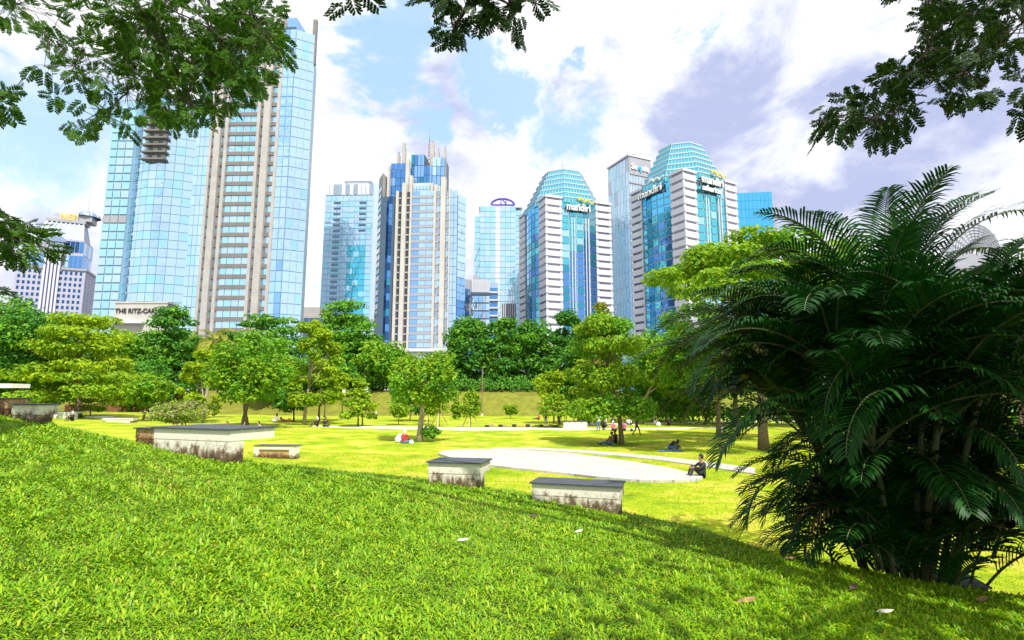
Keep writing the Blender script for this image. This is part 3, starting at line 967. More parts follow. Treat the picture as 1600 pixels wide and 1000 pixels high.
# --- twin teal bank towers
def ribbon(parent, x, y, z, w_, h_, mat, rz):
    """three-crested wave ribbon above the lettering"""
    a, b_ = math.cos(rz), math.sin(rz)
    mb = MB()
    top, bot = [], []
    for k in range(25):
        u = k / 24
        zz = h_ * (.55 * abs(math.sin(u * math.pi * 2.5 + .25)) + .35 * (1 - u))
        th = h_ * (.5 - .28 * u)
        top.append((u * w_, zz + th)); bot.append((u * w_, zz))
    nn = 25
    for yy in (-.3, .3):
        mb.v += [(x + u * a - yy * b_, y + u * b_ + yy * a, z + q) for u, q in bot] + [(x + u * a - yy * b_, y + u * b_ + yy * a, z + q) for u, q in top]
    for k in range(nn - 1):
        mb.f.append((k, k + 1, nn + k + 1, nn + k))
        mb.f.append((2 * nn + k, 3 * nn + k, 3 * nn + k + 1, 2 * nn + k + 1))
        mb.f.append((nn + k, nn + k + 1, 3 * nn + k + 1, 3 * nn + k))
        mb.f.append((k, 2 * nn + k, 2 * nn + k + 1, k + 1))
    mb.f.append((0, nn, 3 * nn, 2 * nn)); mb.f.append((nn - 1, 3 * nn - 1, 4 * nn - 1, 2 * nn - 1))
    mb.build('wave_emblem', mat, parent)

def bank_tower(px, py, Y, rot, label, S, which):
    xc, H = B_(px, py, Y)
    b = Bld('bank_tower', label, xc, Y, rot, 'tower', 'twin teal bank towers')
    P = 9.5 if which == 'B' else 10.5
    n = 27
    fh = H / n
    Q = S
    b.slab('core', 1.2, S - 1.2, 1.2, Q - 1.2, 0, H - 1, 'mullion_light')
    # the three corner piers, floor by floor
    for (u0, u1, v0, v1) in ((0, P, 0, P), (S - P, S, 0, P), (0, P, Q - P, Q)):
        for j in range(n):
            z = j * fh
            b.slab('spandrel', u0, u1, v0, v1, z, z + fh * .70, 'white_clad')
            wb = b.slab('window_band', u0 + .35, u1 - .35, v0 + .35, v1 - .35, z + fh * .7, z + fh, 'white_clad')
            if u0 + v0 == 0 or v0 == 0:
                under(b.slab('window', u0 + 1.5, u1 - 1.5, v0 + .05, v0 + .34, z + fh * .72, z + fh * .98, 'glass_smoke'), wb)
            if u0 == 0:
                under(b.slab('window', .05, .34, v0 + 1.5, v1 - 1.5, z + fh * .72, z + fh * .98, 'glass_smoke'), wb)
        b.slab('pier_cap', u0 - .3, u1 + .3, v0 - .3, v1 + .3, H + .003, H + 1.4, 'white_clad')
    # glazed bays, panes framed in pale metal
    zt = H - fh * .4
    nb = 5
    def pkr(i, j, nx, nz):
        bright_refl = (j + 1) / nz > (.70 + .045 * i if which == 'A' else .2)  # dark reflection in the lower bay is put into the pane colours
        return random.choice(['glass_teal', 'glass_teal', 'glass_pale']) if bright_refl else random.choice(['glass_deep', 'glass_tealdark', 'glass_deep'])
    def pkl(i, j, nx, nz):
        if j > nz - 5: return 'glass_azure'
        return random.choice(['glass_tealdark', 'glass_deep', 'glass_teal'] if i > 1 else ['glass_teal', 'glass_azure', 'glass_tealdark'])
    # bowed plan of each bay
    for face in (0, 1):
        c = []
        for k in range(nb + 1):
            t_ = k / nb
            along = P + (S - 2 * P) * t_
            outb = .9 - 1.6 * math.sin(math.pi * t_)
            c.append((along, outb))
        for k in range(nb):
            if face == 0:
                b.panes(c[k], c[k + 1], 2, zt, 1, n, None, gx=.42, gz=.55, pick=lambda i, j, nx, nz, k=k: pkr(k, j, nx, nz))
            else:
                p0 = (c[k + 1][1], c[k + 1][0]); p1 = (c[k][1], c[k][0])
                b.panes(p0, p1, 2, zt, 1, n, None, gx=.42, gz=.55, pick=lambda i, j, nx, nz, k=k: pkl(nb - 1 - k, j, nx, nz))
        poly = [(x, y + .12) for x, y in c] + [(S - P, 1.5), (P, 1.5)]
        if face: poly = [(y, x) for x, y in poly][::-1]
        MB().prism(poly, 0, zt + 1).build('bay_frame', 'mullion_light', b.root)
        if face == 0:
            for k in (1, 3):
                b.slab('bay_mullion', c[k][0] + 1.2, c[k][0] + 1.7, c[k][1] - .75, c[k][1] + .1, 0, zt - 9, 'white_clad')
                b.slab('bay_mullion', c[k][0] + 3.0, c[k][0] + 3.5, c[k][1] - .75, c[k][1] + .1, 0, zt - 9, 'white_clad')
    # stepped glazed roof
    cx, cy = S / 2, Q / 2
    def octo(r):
        return [(cx + r * math.cos(R(22.5 + 45 * k)), cy + r * math.sin(R(22.5 + 45 * k))) for k in range(8)]
    tiers = 7
    for k in range(tiers):
        r0 = S * (.56 - .043 * k)
        z = H - 2 + k * 3.6
        tier = MB().prism(octo(r0), z, z + 3.0).build('roof_tier', 'glass_teal', b.root)
        MB().prism(octo(r0 + .35), z + 3.003, z + 3.6).build('tier_ledge', 'mullion_light', tier)
        # sloping glazing bars
        mb = MB()
        pts = octo(r0 + .05)
        for q in range(8):
            p0, p1 = Vector(pts[q]), Vector(pts[(q + 1) % 8])
            for f_ in range(8):
                c_ = p0.lerp(p1, f_ / 8)
                mb.box(c_.x - .12, c_.x + .12, c_.y - .12, c_.y + .12, z, z + 3.0)
        mb.build('glazing_bar', 'mullion_light', tier)
    MB().tube([(cx, cy, H + 23), (cx, cy, H + 34)], [.3, .1], 5).build('roof_mast', 'grey_clad', b.root)
    lh = 5.2
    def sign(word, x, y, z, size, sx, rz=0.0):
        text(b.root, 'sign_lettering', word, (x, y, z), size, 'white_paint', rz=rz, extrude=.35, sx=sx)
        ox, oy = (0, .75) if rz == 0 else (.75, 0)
        text(b.root, 'letter_shade', word, (x + ox, y + oy, z), size, 'sign_black', rz=rz, extrude=.3, sx=sx, fat=.035)  # dark outline copy added to stand for the shadow edge of the letters
    if which == 'A':
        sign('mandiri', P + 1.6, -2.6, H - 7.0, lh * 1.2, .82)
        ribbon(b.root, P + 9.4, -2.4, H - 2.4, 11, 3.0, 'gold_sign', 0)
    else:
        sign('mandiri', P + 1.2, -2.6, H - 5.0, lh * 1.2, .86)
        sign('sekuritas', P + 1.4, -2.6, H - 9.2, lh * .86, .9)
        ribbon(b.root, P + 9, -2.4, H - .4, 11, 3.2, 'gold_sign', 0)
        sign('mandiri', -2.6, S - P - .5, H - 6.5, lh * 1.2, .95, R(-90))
        ribbon(b.root, -2.4, S - P - 9, H - 1.2, 11, 3.0, 'white_paint', R(-90))
    b.done()
bank_tower(852, 307, 300, R(20), 'teal bank tower left of the slim striped tower, dark reflection put into the colour of its lower panes', 43, 'A')
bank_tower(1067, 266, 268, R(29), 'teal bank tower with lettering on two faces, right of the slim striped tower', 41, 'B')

# --- slim tower of vertical fins
def fin_tower():
    Y = 385
    xc, H = B_(982, 244, Y)
    b = Bld('fin_tower', 'slim silver tower of vertical fins between the two teal bank towers', xc, Y, R(25), 'tower')
    Wr, Wl = 20, 26
    b.slab('core', .4, Wr, .4, Wl, 0, H - 1, 'mullion_light')
    nz = 16
    for f_, (p0, p1, nn) in enumerate((((0, Wl), (0, 0), 7), ((0, 0), (Wr, 0), 7))):
        b.panes(p0, p1, 6, H - 1, nn, nz, ['glass_grey', 'glass_sky', 'glass_pale'], gx=.7, gz=.15, weights=[.1, .6, .3], off=.1)
    for k in range(15):
        u = Wr * k / 14
        b.slab('fin', u - .2, u + .2, -.55, .2, 6 + (k * 37 % 23), H, 'white_clad')
    for k in range(1, 15):
        v = Wl * k / 14
        b.slab('fin', -.3, .2, v - .2, v + .2, 6 + (k * 41 % 29), H, 'white_clad')
    b.slab('roof_frame', -1.2, Wr + .5, -1.2, Wl + .5, H + .003, H + 1.2, 'white_clad')
    b.slab('belt', -.6, Wr + .4, -1.0, -.56, H - 21, H - 19.5, 'grey_clad')
    b.slab('roof_crane', 6, 10, 2, 5, H + 1.21, H + 4, 'grey_clad')
    b.slab('sign_screen', .3, Wr - .3, -.95, -.56, H - 14, H - 1, 'grey_clad')
    text(b.root, 'sign_lettering', 'Se', (1.2, -1.5, H - 10), 6.4, 'white_paint', extrude=.3, sx=.9)
    text(b.root, 'sign_lettering_accent', 'q', (7.4, -1.5, H - 10), 6.4, 'sign_cyan', extrude=.3, sx=.9)
    text(b.root, 'sign_lettering', 'uis', (10.9, -1.5, H - 10), 6.4, 'white_paint', extrude=.3, sx=.9)
    b.done()
fin_tower()

def azure_tower():
    Y = 400
    xa, zt = B_(1168, 301, Y)
    xb = Xat(1204, 301, Y)
    W = xb - xa
    b = Bld('azure_tower', 'plain bright blue glass tower at the right of the skyline', xa, Y, R(-6), 'tower')
    b.slab('core', -8, W, .4, 20, 0, zt, 'glass_azure')
    b.panes((-8, 0), (W, 0), 10, zt, 9, 22, ['glass_azure', 'glass_azure', 'glass_azure'], gx=.12, gz=.16)
    b.slab('side_wing', W + .003, W + 3.4, 3, 20, 0, zt - 9, 'grey_clad')
    b.done()
    # arched lattice roof far behind the palm
    Yd = 420
    c = at(1527, 396, Yd)
    rx = at(1564, 396, Yd).x - c.x
    hz_ = at(1527, 350, Yd).z - c.z
    d = empty('arched_hall', (c.x, Yd, 0))
    tag(d, 'grey arched lattice roofed hall glimpsed behind the palm fronds', 'building')
    MB().box(-rx, rx, 0, 8, 0, c.z).build('hall_wall', 'grey_clad', d)
    prof = [(rx * math.cos(a), c.z + hz_ * math.sin(a)) for a in np.linspace(0, math.pi, 25)]
    mb = MB()
    mb.v = [(x, .4, z) for x, z in prof] + [(x, 8, z) for x, z in prof]
    k = len(prof)
    mb.f = [(i, i + 1, k + i + 1, k + i) for i in range(k - 1)] + [tuple(range(k)), tuple(range(2 * k - 1, k - 1, -1))]
    mb.build('roof_vault', 'silver_clad', d)
    for s_ in range(9):
        r_ = 1 - s_ * .1
        MB().tube([(x * r_, -.1, c.z + (z - c.z) * r_) for x, z in prof], [.35] * k, 4).build('lattice_arch', 'grey_clad', d)
    for s_ in range(2, 23, 2):
        MB().tube([(prof[s_][0] * .15, -.2, c.z + (prof[s_][1] - c.z) * .15), (prof[s_][0], -.2, prof[s_][1])], [.3, .3], 4).build('lattice_strut', 'grey_clad', d)
    MB().tube([(at(1424, 330, Yd).x - c.x, 5, c.z), (at(1427, 288, Yd).x - c.x, 5, at(1427, 288, Yd).z)], [.6, .2], 5).build('roof_pole', 'grey_clad', d)
azure_tower()

# ------------------------------------------------------------------ trees
def leaf_quads(C, Nn, size, rs, aspect=.55):
    """leaf quads at centres C with normals Nn"""
    n = len(C)
    Nn = Nn / np.linalg.norm(Nn, axis=1, keepdims=True)
    r_ = rs.normal(size=(n, 3))
    T = np.cross(Nn, r_); T /= np.linalg.norm(T, axis=1, keepdims=True)
    Bt = np.cross(Nn, T)
    s = (size * rs.uniform(.6, 1.35, n))[:, None]
    a = T * s * .5; b = Bt * s * aspect * .5
    droop = Nn * s * .16
    return np.stack((C - a - droop, C - b * 1.0 + a * .1, C + a - droop, C + b * 1.0 + a * .1), 1)

def crown_clumps(kind, w_, h_, rs):
    """clump centres and radii in a box of half width w_ and height h_ (z from 0)"""
    out = []
    if kind == 'layered':
        tiers = max(4, int(h_ / 1.6))
        for k in range(tiers):
            u = (k + .5) / tiers
            rad = w_ * (1.0 - .75 * u ** 1.6) * rs.uniform(.8, 1.05)
            m_ = max(4, int(11 * (1 - .5 * u)))
            for q in range(m_):
                a = 2 * math.pi * (q + rs.uniform(0, .8)) / m_
                rr = rad * rs.uniform(.45, .95)
                out.append(((rr * math.cos(a), rr * math.sin(a), h_ * u + rs.uniform(-.06, .06) * h_), (w_ * rs.uniform(.24, .38), w_ * rs.uniform(.24, .38), h_ / tiers * rs.uniform(.3, .5))))
    elif kind == 'umbrella':
        for q in range(46):
            a = rs.uniform(0, 2 * math.pi); rr = w_ * math.sqrt(rs.uniform(.02, .95))
            z = h_ * (.85 - .55 * (rr / w_) ** 2 + rs.uniform(-.2, .12))
            out.append(((rr * math.cos(a), rr * math.sin(a), z), (w_ * rs.uniform(.13, .24), w_ * rs.uniform(.13, .24), h_ * rs.uniform(.06, .12))))
    elif kind == 'column':
        for q in range(54):
            u = rs.uniform(.03, .97)
            rad = w_ * math.sin(math.pi * min(1, (u * .78 + .2))) ** .6
            a = rs.uniform(0, 2 * math.pi); rr = rad * rs.uniform(.45, .85)
            out.append(((rr * math.cos(a), rr * math.sin(a), h_ * u), (w_ * rs.uniform(.30, .46),) * 2 + (w_ * rs.uniform(.2, .34),)))
    elif kind == 'cone':
        for q in range(40):
            u = rs.uniform(0, .97)
            rad = w_ * (1 - u) ** .8
            a = rs.uniform(0, 2 * math.pi); rr = rad * rs.uniform(.3, .9)
            out.append(((rr * math.cos(a), rr * math.sin(a), h_ * u), (w_ * (.2 + .2 * (1 - u)),) * 2 + (w_ * .16,)))
    elif kind == 'sparse':
        for q in range(22):
            u = rs.uniform(.02, .98)
            rad = w_ * math.sin(math.pi * (u * .75 + .2))
            a = rs.uniform(0, 2 * math.pi); rr = rad * rs.uniform(.3, .95)
            out.append(((rr * math.cos(a), rr * math.sin(a), h_ * u), (w_ * rs.uniform(.18, .34),) * 2 + (h_ * rs.uniform(.05, .1),)))
    else:   # round
        for q in range(44):
            d = rs.normal(size=3); d /= np.linalg.norm(d)
            d[2] = d[2] * .9 + .1
            f_ = rs.uniform(.5, .82)
            out.append(((d[0] * w_ * f_, d[1] * w_ * f_, h_ * .5 + d[2] * h_ * .5 * f_), (w_ * rs.uniform(.22, .38),) * 2 + (h_ * rs.uniform(.1, .18),)))
    return out

def tree(name, label, base, px_w, z_lo, z_hi, kind, mat, leaf, n, trunk_r, group='trees around the lawn', bark='bark', seed=0, lean=0.0, forks=7, off=0.0, mat2=None, cat='tree'):
    """base: ground point; px_w: crown half width (m); z_lo..z_hi crown above ground (m)"""
    rs = np.random.default_rng(seed + 11)
    root = empty(name, base)
    tag(root, label, cat, group)
    h_ = z_hi - z_lo
    cl = crown_clumps(kind, px_w, h_, rs)
    wts = np.array([c[1][0] * c[1][1] for c in cl]); wts /= wts.sum()
    Cs, Ns, Ms = [], [], []
    for (c, r_), wt in zip(cl, wts):
        m_ = max(12, int(n * wt))
        d = rs.normal(size=(m_, 3)); d /= np.linalg.norm(d, axis=1, keepdims=True)
        rad = rs.uniform(.35, 1.08, m_) ** .6
        cc_ = np.array(c) + d * np.array(r_) * rad[:, None]
        cc_[:, 0] += off + lean * (cc_[:, 2] + z_lo)
        cc_[:, 2] += z_lo
        Cs.append(cc_)
        Ms.append(np.where(rs.random(m_) < (.85 if rs.random() < .34 else .1), 1, 0))
        Ns.append(d * .7 + np.array([0, 0, .75]) + rs.normal(size=(m_, 3)) * .45)
    Q = leaf_quads(np.concatenate(Cs), np.concatenate(Ns), leaf, rs)
    me = quads_mesh('crown', Q)
    mats = [mat]
    if mat2:
        mats.append(mat2)
        me.polygons.foreach_set('material_index', np.concatenate(Ms).astype(np.int32))
    o = link('crown', me, root, mats)
    # trunk with limbs
    mb = MB()
    top = z_lo + h_ * .55
    pts, rad = [], []
    for k in range(7):
        u = k / 6
        pts.append((lean * top * u + off * u ** 2 + trunk_r * .5 * math.sin(3 * u + seed), trunk_r * .4 * math.sin(2.3 * u + seed * 2), -.15 + (top + .15) * u))
        rad.append(trunk_r * (1.25 if k == 0 else 1 - .72 * u))
    mb.tube(pts, rad, 7)
    for q in range(forks):
        c, r_ = cl[rs.integers(len(cl))]
        if c[2] < h_ * .3: continue
        u = rs.uniform(.45, .95)
        k = min(5, int(u * 6))
        p0 = Vector(pts[k]).lerp(Vector(pts[k + 1]), u * 6 - k)
        p1 = Vector((c[0] * .85 + off + lean * (c[2] + z_lo), c[1] * .85, c[2] + z_lo))
        if p1.z < p0.z: p0 = Vector(pts[min(6, max(1, int(6 * (p1.z - .3) / top)))]) if p1.z > .6 else p0
        mid = p0.lerp(p1, .5) + Vector((0, 0, -.06 * (p1 - p0).length))
        mb.tube([p0, mid, p1], [trunk_r * .42, trunk_r * .28, trunk_r * .1], 5)
    mb.build('trunk', bark, root, True)
    return root

def ptree(name, label, bx, by, D, x0, x1, y0, y1, kind, mat, dens=7.0, leafpx=5.0, tr=None, seed=0, **k):
    """tree given by where its foot and crown stand in the photograph and its distance"""
    if by is not None:
        base = gp(bx, by)
        D = base.y
    else:
        base = gd(bx, D)
    sc = D / F / ray(bx, (y0 + y1) / 2).y
    w_ = (x1 - x0) / 2 * sc
    zt = at(bx, y0, D).z - base.z
    zb = at(bx, y1, D).z - base.z
    cxm = at((x0 + x1) / 2, (y0 + y1) / 2, D).x - base.x
    n = int((x1 - x0) * (y1 - y0) / leafpx ** 2 * dens * 1.35)
    w_ *= 1.12
    return tree(name, label, base, w_, max(.1, zb), zt, kind, mat, leafpx * sc * 1.4, n, tr or max(.05, .035 * w_ + .06), seed=seed, off=cxm, **k)

# left to right, by where they stand
ptree('broad_tree', 'dark green dense tree at the far left edge behind the bench block', 20, None, 62, -70, 105, 474, 645, 'round', 'leaf_dark', seed=1, mat2='leaf_mid', dens=8)
ptree('broad_tree', 'deep green tree rising behind at the far left edge', -5, None, 84, -60, 60, 455, 640, 'round', 'leaf_dark', seed=2, mat2='leaf_mid', dens=6)
ptree('broad_tree', 'bushy green tree hiding between the left edge and the yellow layered tree', 70, None, 78, 20, 130, 560, 655, 'round', 'leaf_mid', seed=3, mat2='leaf_dark', dens=7)
ptree('layered_tree', 'wide yellow green layered tree with single trunk on the left', 122, 653, 0, 42, 204, 490, 628, 'layered', 'leaf_yellow', seed=4, tr=.36, dens=8, mat2='leaf_lime', forks=10)
ptree('layered_tree', 'dark green layered tree behind and right of the yellow one', 262, None, 92, 212, 318, 484, 612, 'layered', 'leaf_dark', seed=5, mat2='leaf_mid', dens=8)
ptree('small_tree', 'small round tree with thin dark trunk left of the pale bush', 224, 658, 0, 196, 264, 578, 638, 'round', 'leaf_lime', seed=6, tr=.14, mat2='leaf_mid', forks=5)
ptree('sapling', 'tiny layered sapling just right of the yellow tree trunk', 140, 650, 0, 117, 167, 598, 642, 'layered', 'leaf_lime', seed=7, tr=.07, dens=4, forks=4, leafpx=4)
ptree('slim_tree', 'slim yellow tree with bare pale trunk in front of the coconut palm', 317, 661, 0, 282, 348, 545, 640, 'sparse', 'leaf_yellow', seed=8, tr=.13, bark='bark_pale', forks=8, dens=6)
ptree('flowering_bush', 'pale cream flowering bush at the foot of the slim yellow tree', 290, 668, 0, 240, 334, 622, 668, 'round', 'leaf_pale', seed=9, dens=5, tr=.06, mat2='leaf_lime', cat='bush', leafpx=4)
ptree('broad_tree', 'full green round tree behind the people sitting by the stained bench', 383, 668, 0, 334, 452, 510, 650, 'round', 'leaf_mid', seed=10, tr=.32, mat2='leaf_lime', dens=8, forks=9)
ptree('broad_tree', 'dark treetop behind the full round tree under the tallest tower', 400, None, 108, 340, 500, 494, 612, 'layered', 'leaf_dark', seed=11, mat2='leaf_mid', dens=7)
ptree('slim_tree', 'tall yellow green tree with several slender stems right of the round tree', 476, 664, 0, 442, 532, 502, 628, 'sparse', 'leaf_lime', seed=12, tr=.2, bark='bark_pale', mat2='leaf_yellow', forks=12, dens=7)
ptree('small_tree', 'low dark tree above the picnickers in pink', 458, 659, 0, 424, 486, 600, 648, 'round', 'leaf_dark', seed=13, tr=.13, mat2='leaf_mid')
ptree('small_tree', 'thin leaning tree right behind the slender stemmed tree', 497, 658, 0, 470, 540, 560, 632, 'sparse', 'leaf_yellow', seed=14, tr=.15, forks=6)
ptree('layered_tree', 'tall layered tree rising against the pale glass tower', 530, None, 104, 470, 606, 474, 610, 'layered', 'leaf_mid', seed=15, mat2='leaf_dark', dens=8, forks=10)
ptree('broad_tree', 'broad tree in front of the hedge left of the sunlit lawn tree', 596, None, 98, 550, 650, 532, 628, 'round', 'leaf_mid', seed=16, mat2='leaf_lime', dens=8)
ptree('conical_tree', 'small conical tree beside the black lamp post', 560, 667, 0, 533, 590, 588, 650, 'cone', 'leaf_lime', seed=17, tr=.1, mat2='leaf_yellow', dens=8)
ptree('lawn_tree', 'green tree with thick trunk beside the seated person in red', 657, 690, 0, 604, 716, 545, 652, 'round', 'leaf_lime', seed=18, tr=.25, bark='bark_pale', mat2='leaf_mid', dens=9, forks=9)
ptree('broad_tree', 'dark bushy tree behind the trunk of the lawn tree', 640, 658, 0, 615, 680, 600, 655, 'round', 'leaf_dark', seed=19, tr=.1, mat2='leaf_mid')
ptree('columnar_tree', 'leftmost of the tall dark rounded trees below the grey mid rise', 733, None, 101, 694, 770, 501, 625, 'column', 'leaf_dark', seed=20, tr=.35, dens=14, mat2='leaf_mid')
ptree('columnar_tree', 'middle one of the tall dark rounded trees', 784, None, 100, 754, 816, 497, 625, 'column', 'leaf_dark', seed=21, tr=.35, dens=14, mat2='leaf_mid')
ptree('columnar_tree', 'right hand wide one of the tall dark rounded trees under the teal tower', 832, None, 102, 798, 870, 500, 622, 'column', 'leaf_dark', seed=22, tr=.35, dens=14, mat2='leaf_mid')
ptree('columnar_tree', 'dark pointed treetop between the rounded trees and the tall lawn tree', 885, None, 107, 858, 914, 487, 620, 'column', 'leaf_dark', seed=23, tr=.35, dens=14)
ptree('small_tree', 'yellow crowned small tree right of the lettered fence', 866, 662, 0, 836, 894, 573, 645, 'round', 'leaf_yellow', seed=24, tr=.14, mat2='leaf_lime')
ptree('small_tree', 'low arching tree over the standing people in black', 872, 668, 0, 838, 896, 616, 650, 'layered', 'leaf_lime', seed=25, tr=.1, bark='bark_pale', forks=5, leafpx=4)
ptree('lawn_tree', 'tall layered tree with leaning brown trunk on the lawn right of centre', 970, 695, 0, 878, 1022, 488, 650, 'layered', 'leaf_lime', seed=26, tr=.19, mat2='leaf_mid', lean=-.03, dens=9, forks=11)
ptree('conical_tree', 'tree with rust tinted pointed top behind the leaning lawn tree', 940, None, 60, 895, 985, 472, 610, 'cone', 'leaf_lime', seed=27, tr=.2, mat2='leaf_rust', dens=9)
ptree('broad_tree', 'mid green tree behind the standing person in white shirt', 905, None, 66, 872, 962, 570, 648, 'round', 'leaf_mid', seed=28, tr=.3, dens=9, mat2='leaf_dark')
ptree('broad_tree', 'dense tree with pale topped leaves right of the leaning lawn tree', 1004, 663, 0, 985, 1110, 500, 640, 'round', 'leaf_mid', seed=29, tr=.25, dens=9, mat2='leaf_lime', bark='bark_pale')
ptree('broad_tree', 'shady tree between the leaning lawn tree and the palm', 1045, None, 72, 985, 1130, 540, 650, 'round', 'leaf_dark', seed=30, tr=.25, dens=8, mat2='leaf_mid')
ptree('umbrella_tree', 'wide spreading flat topped tree behind the palm clump', 1190, None, 34, 1006, 1330, 356, 520, 'umbrella', 'leaf_lime', seed=31, tr=.3, dens=9, mat2='leaf_mid', forks=22, leafpx=6)
ptree('broad_tree', 'leafy tree low behind the left side of the palm', 1120, None, 44, 1040, 1220, 470, 640, 'umbrella', 'leaf_mid', seed=32, tr=.2, dens=8, mat2='leaf_lime', forks=14, leafpx=6)
ptree('broad_tree', 'green tree glimpsed through the palm fronds', 1400, None, 52, 1290, 1540, 400, 650, 'round', 'leaf_lime', seed=33, tr=.3, dens=4, mat2='leaf_mid', leafpx=7)
ptree('star_leaf_tree', 'sparse tree with star shaped leaf tufts at the right edge', 1590, None, 40, 1535, 1640, 385, 470, 'sparse', 'leaf_dark', seed=34, tr=.14, dens=3, leafpx=6)
ptree('broad_tree', 'dark tree low behind the right side of the palm', 1600, None, 50, 1500, 1720, 440, 650, 'round', 'leaf_mid', seed=35, tr=.3, dens=4, mat2='leaf_dark', leafpx=7)


for i, (bx, D, x0, x1, y0, y1, kind, mt, lab) in enumerate((
        (160, 104, 100, 235, 512, 640, 'round', 'leaf_mid', 'bushy tree filling the gap behind the yellow tree and the hotel podium'),
        (205, 80, 150, 265, 560, 645, 'round', 'leaf_dark', 'shady tree low behind the small round tree at left'),
        (300, 100, 240, 350, 520, 640, 'round', 'leaf_mid', 'round tree behind the coconut palm'),
        (350, 104, 300, 410, 520, 640, 'layered', 'leaf_dark', 'dark layered tree behind the trunk of the coconut palm'),
        (435, 92, 390, 480, 545, 648, 'round', 'leaf_mid', 'green tree closing the gap behind the low dark tree'),
        (520, 94, 475, 560, 560, 640, 'round', 'leaf_dark', 'shady tree behind the dark lantern post'),
        (570, 108, 520, 625, 520, 625, 'round', 'leaf_dark', 'dark round tree below the corner of the stepped tower'),
        (640, 106, 590, 700, 560, 628, 'round', 'leaf_mid', 'tree behind the lawn tree in front of the white building'),
        (690, 108, 650, 735, 545, 628, 'round', 'leaf_dark', 'dark tree between the white building and the rounded trees'),
        (915, 100, 870, 970, 530, 630, 'round', 'leaf_dark', 'dark tree behind the yellow crowned small tree'),
        (1050, 90, 985, 1130, 505, 640, 'round', 'leaf_mid', 'tall green tree behind the picnickers by the hedge'),
        (1150, 60, 1060, 1260, 490, 650, 'round', 'leaf_dark', 'dense tree hidden behind the left fronds of the palm'))):
    ptree('belt_tree', lab, bx, None, D, x0, x1, y0, y1, kind, mt, seed=80 + i, dens=7, mat2='leaf_mid' if mt == 'leaf_dark' else 'leaf_lime', group='trees of the belt below the towers')

# young staked trees on the far lawn
for i, (bx, by, x0, x1, y0, y1, lab, st) in enumerate((
        (735, 669, 720, 751, 612, 650, 'young bright green tree on crossed stakes nearest the path', 1),
        (686, 667, 672, 703, 612, 645, 'young tree on pale stakes right of the lawn tree', 1),
        (669, 664, 655, 682, 618, 648, 'staked young tree half hidden by the lawn tree trunk', 1),
        (713, 655, 706, 721, 628, 652, 'slim young conifer left of the tall rusty pole', 0),
        (798, 654, 785, 811, 630, 651, 'small yellow tipped shrub alone before the far bank', 0),
        (623, 664, 608, 640, 628, 655, 'young leafy shrub left of the person in red', 0))):
    r_ = ptree('young_tree', lab, bx, by, 0, x0, x1, y0, y1, 'column' if st or i == 3 else 'round', 'leaf_lime', seed=50 + i, tr=.05, dens=7, leafpx=4, forks=4, group='young trees on the far lawn')
    if st:
        for a in range(3):
            th = a * 2.09 + .5
            MB().tube([(1.15 * math.cos(th), 1.15 * math.sin(th), -.1), (-.16 * math.cos(th), -.16 * math.sin(th), 2.1)], [.045, .04], 5).build('stake', 'stake', r_)
ptree('root_bush', 'leafy sprouts at the foot of the lawn tree', 668, 690, 0, 658, 688, 664, 688, 'round', 'leaf_mid', seed=60, dens=5, tr=.03, leafpx=4, cat='bush')
ptree('trunk_bush', 'dark bush wrapped round a trunk left of the white shirt person', 914, 665, 0, 902, 926, 636, 664, 'round', 'leaf_mid', seed=61, dens=7, tr=.15, leafpx=4, cat='bush')

# coconut palm far left
def coconut(bx, by, cx, cy):
    base = gp(bx, by)
    D = base.y
    root = empty('coconut_palm', base)
    tag(root, 'yellowed coconut palm with leaning trunk left of the tallest tower foot', 'palm tree')
    c = at(cx, cy, D) - base
    pts = [Vector((c.x * (k / 7) ** 1.5, 0, c.z * k / 7 - (.2 if k == 0 else 0))) for k in range(8)]
    MB().tube(pts, [.2 - .01 * k for k in range(8)], 7).build('trunk', 'bark_pale', root, True)
    rs = np.random.default_rng(3)
    for k in range(17):
        a = 2 * math.pi * k / 17 + rs.uniform(-.2, .2)
        el = rs.uniform(-.1, 1.1)
        frond(root, c, a, el, rs.uniform(2.6, 3.6), 'leaf_coconut', rs, nl=22, ll=.75, wid=.11, droop=1.25)

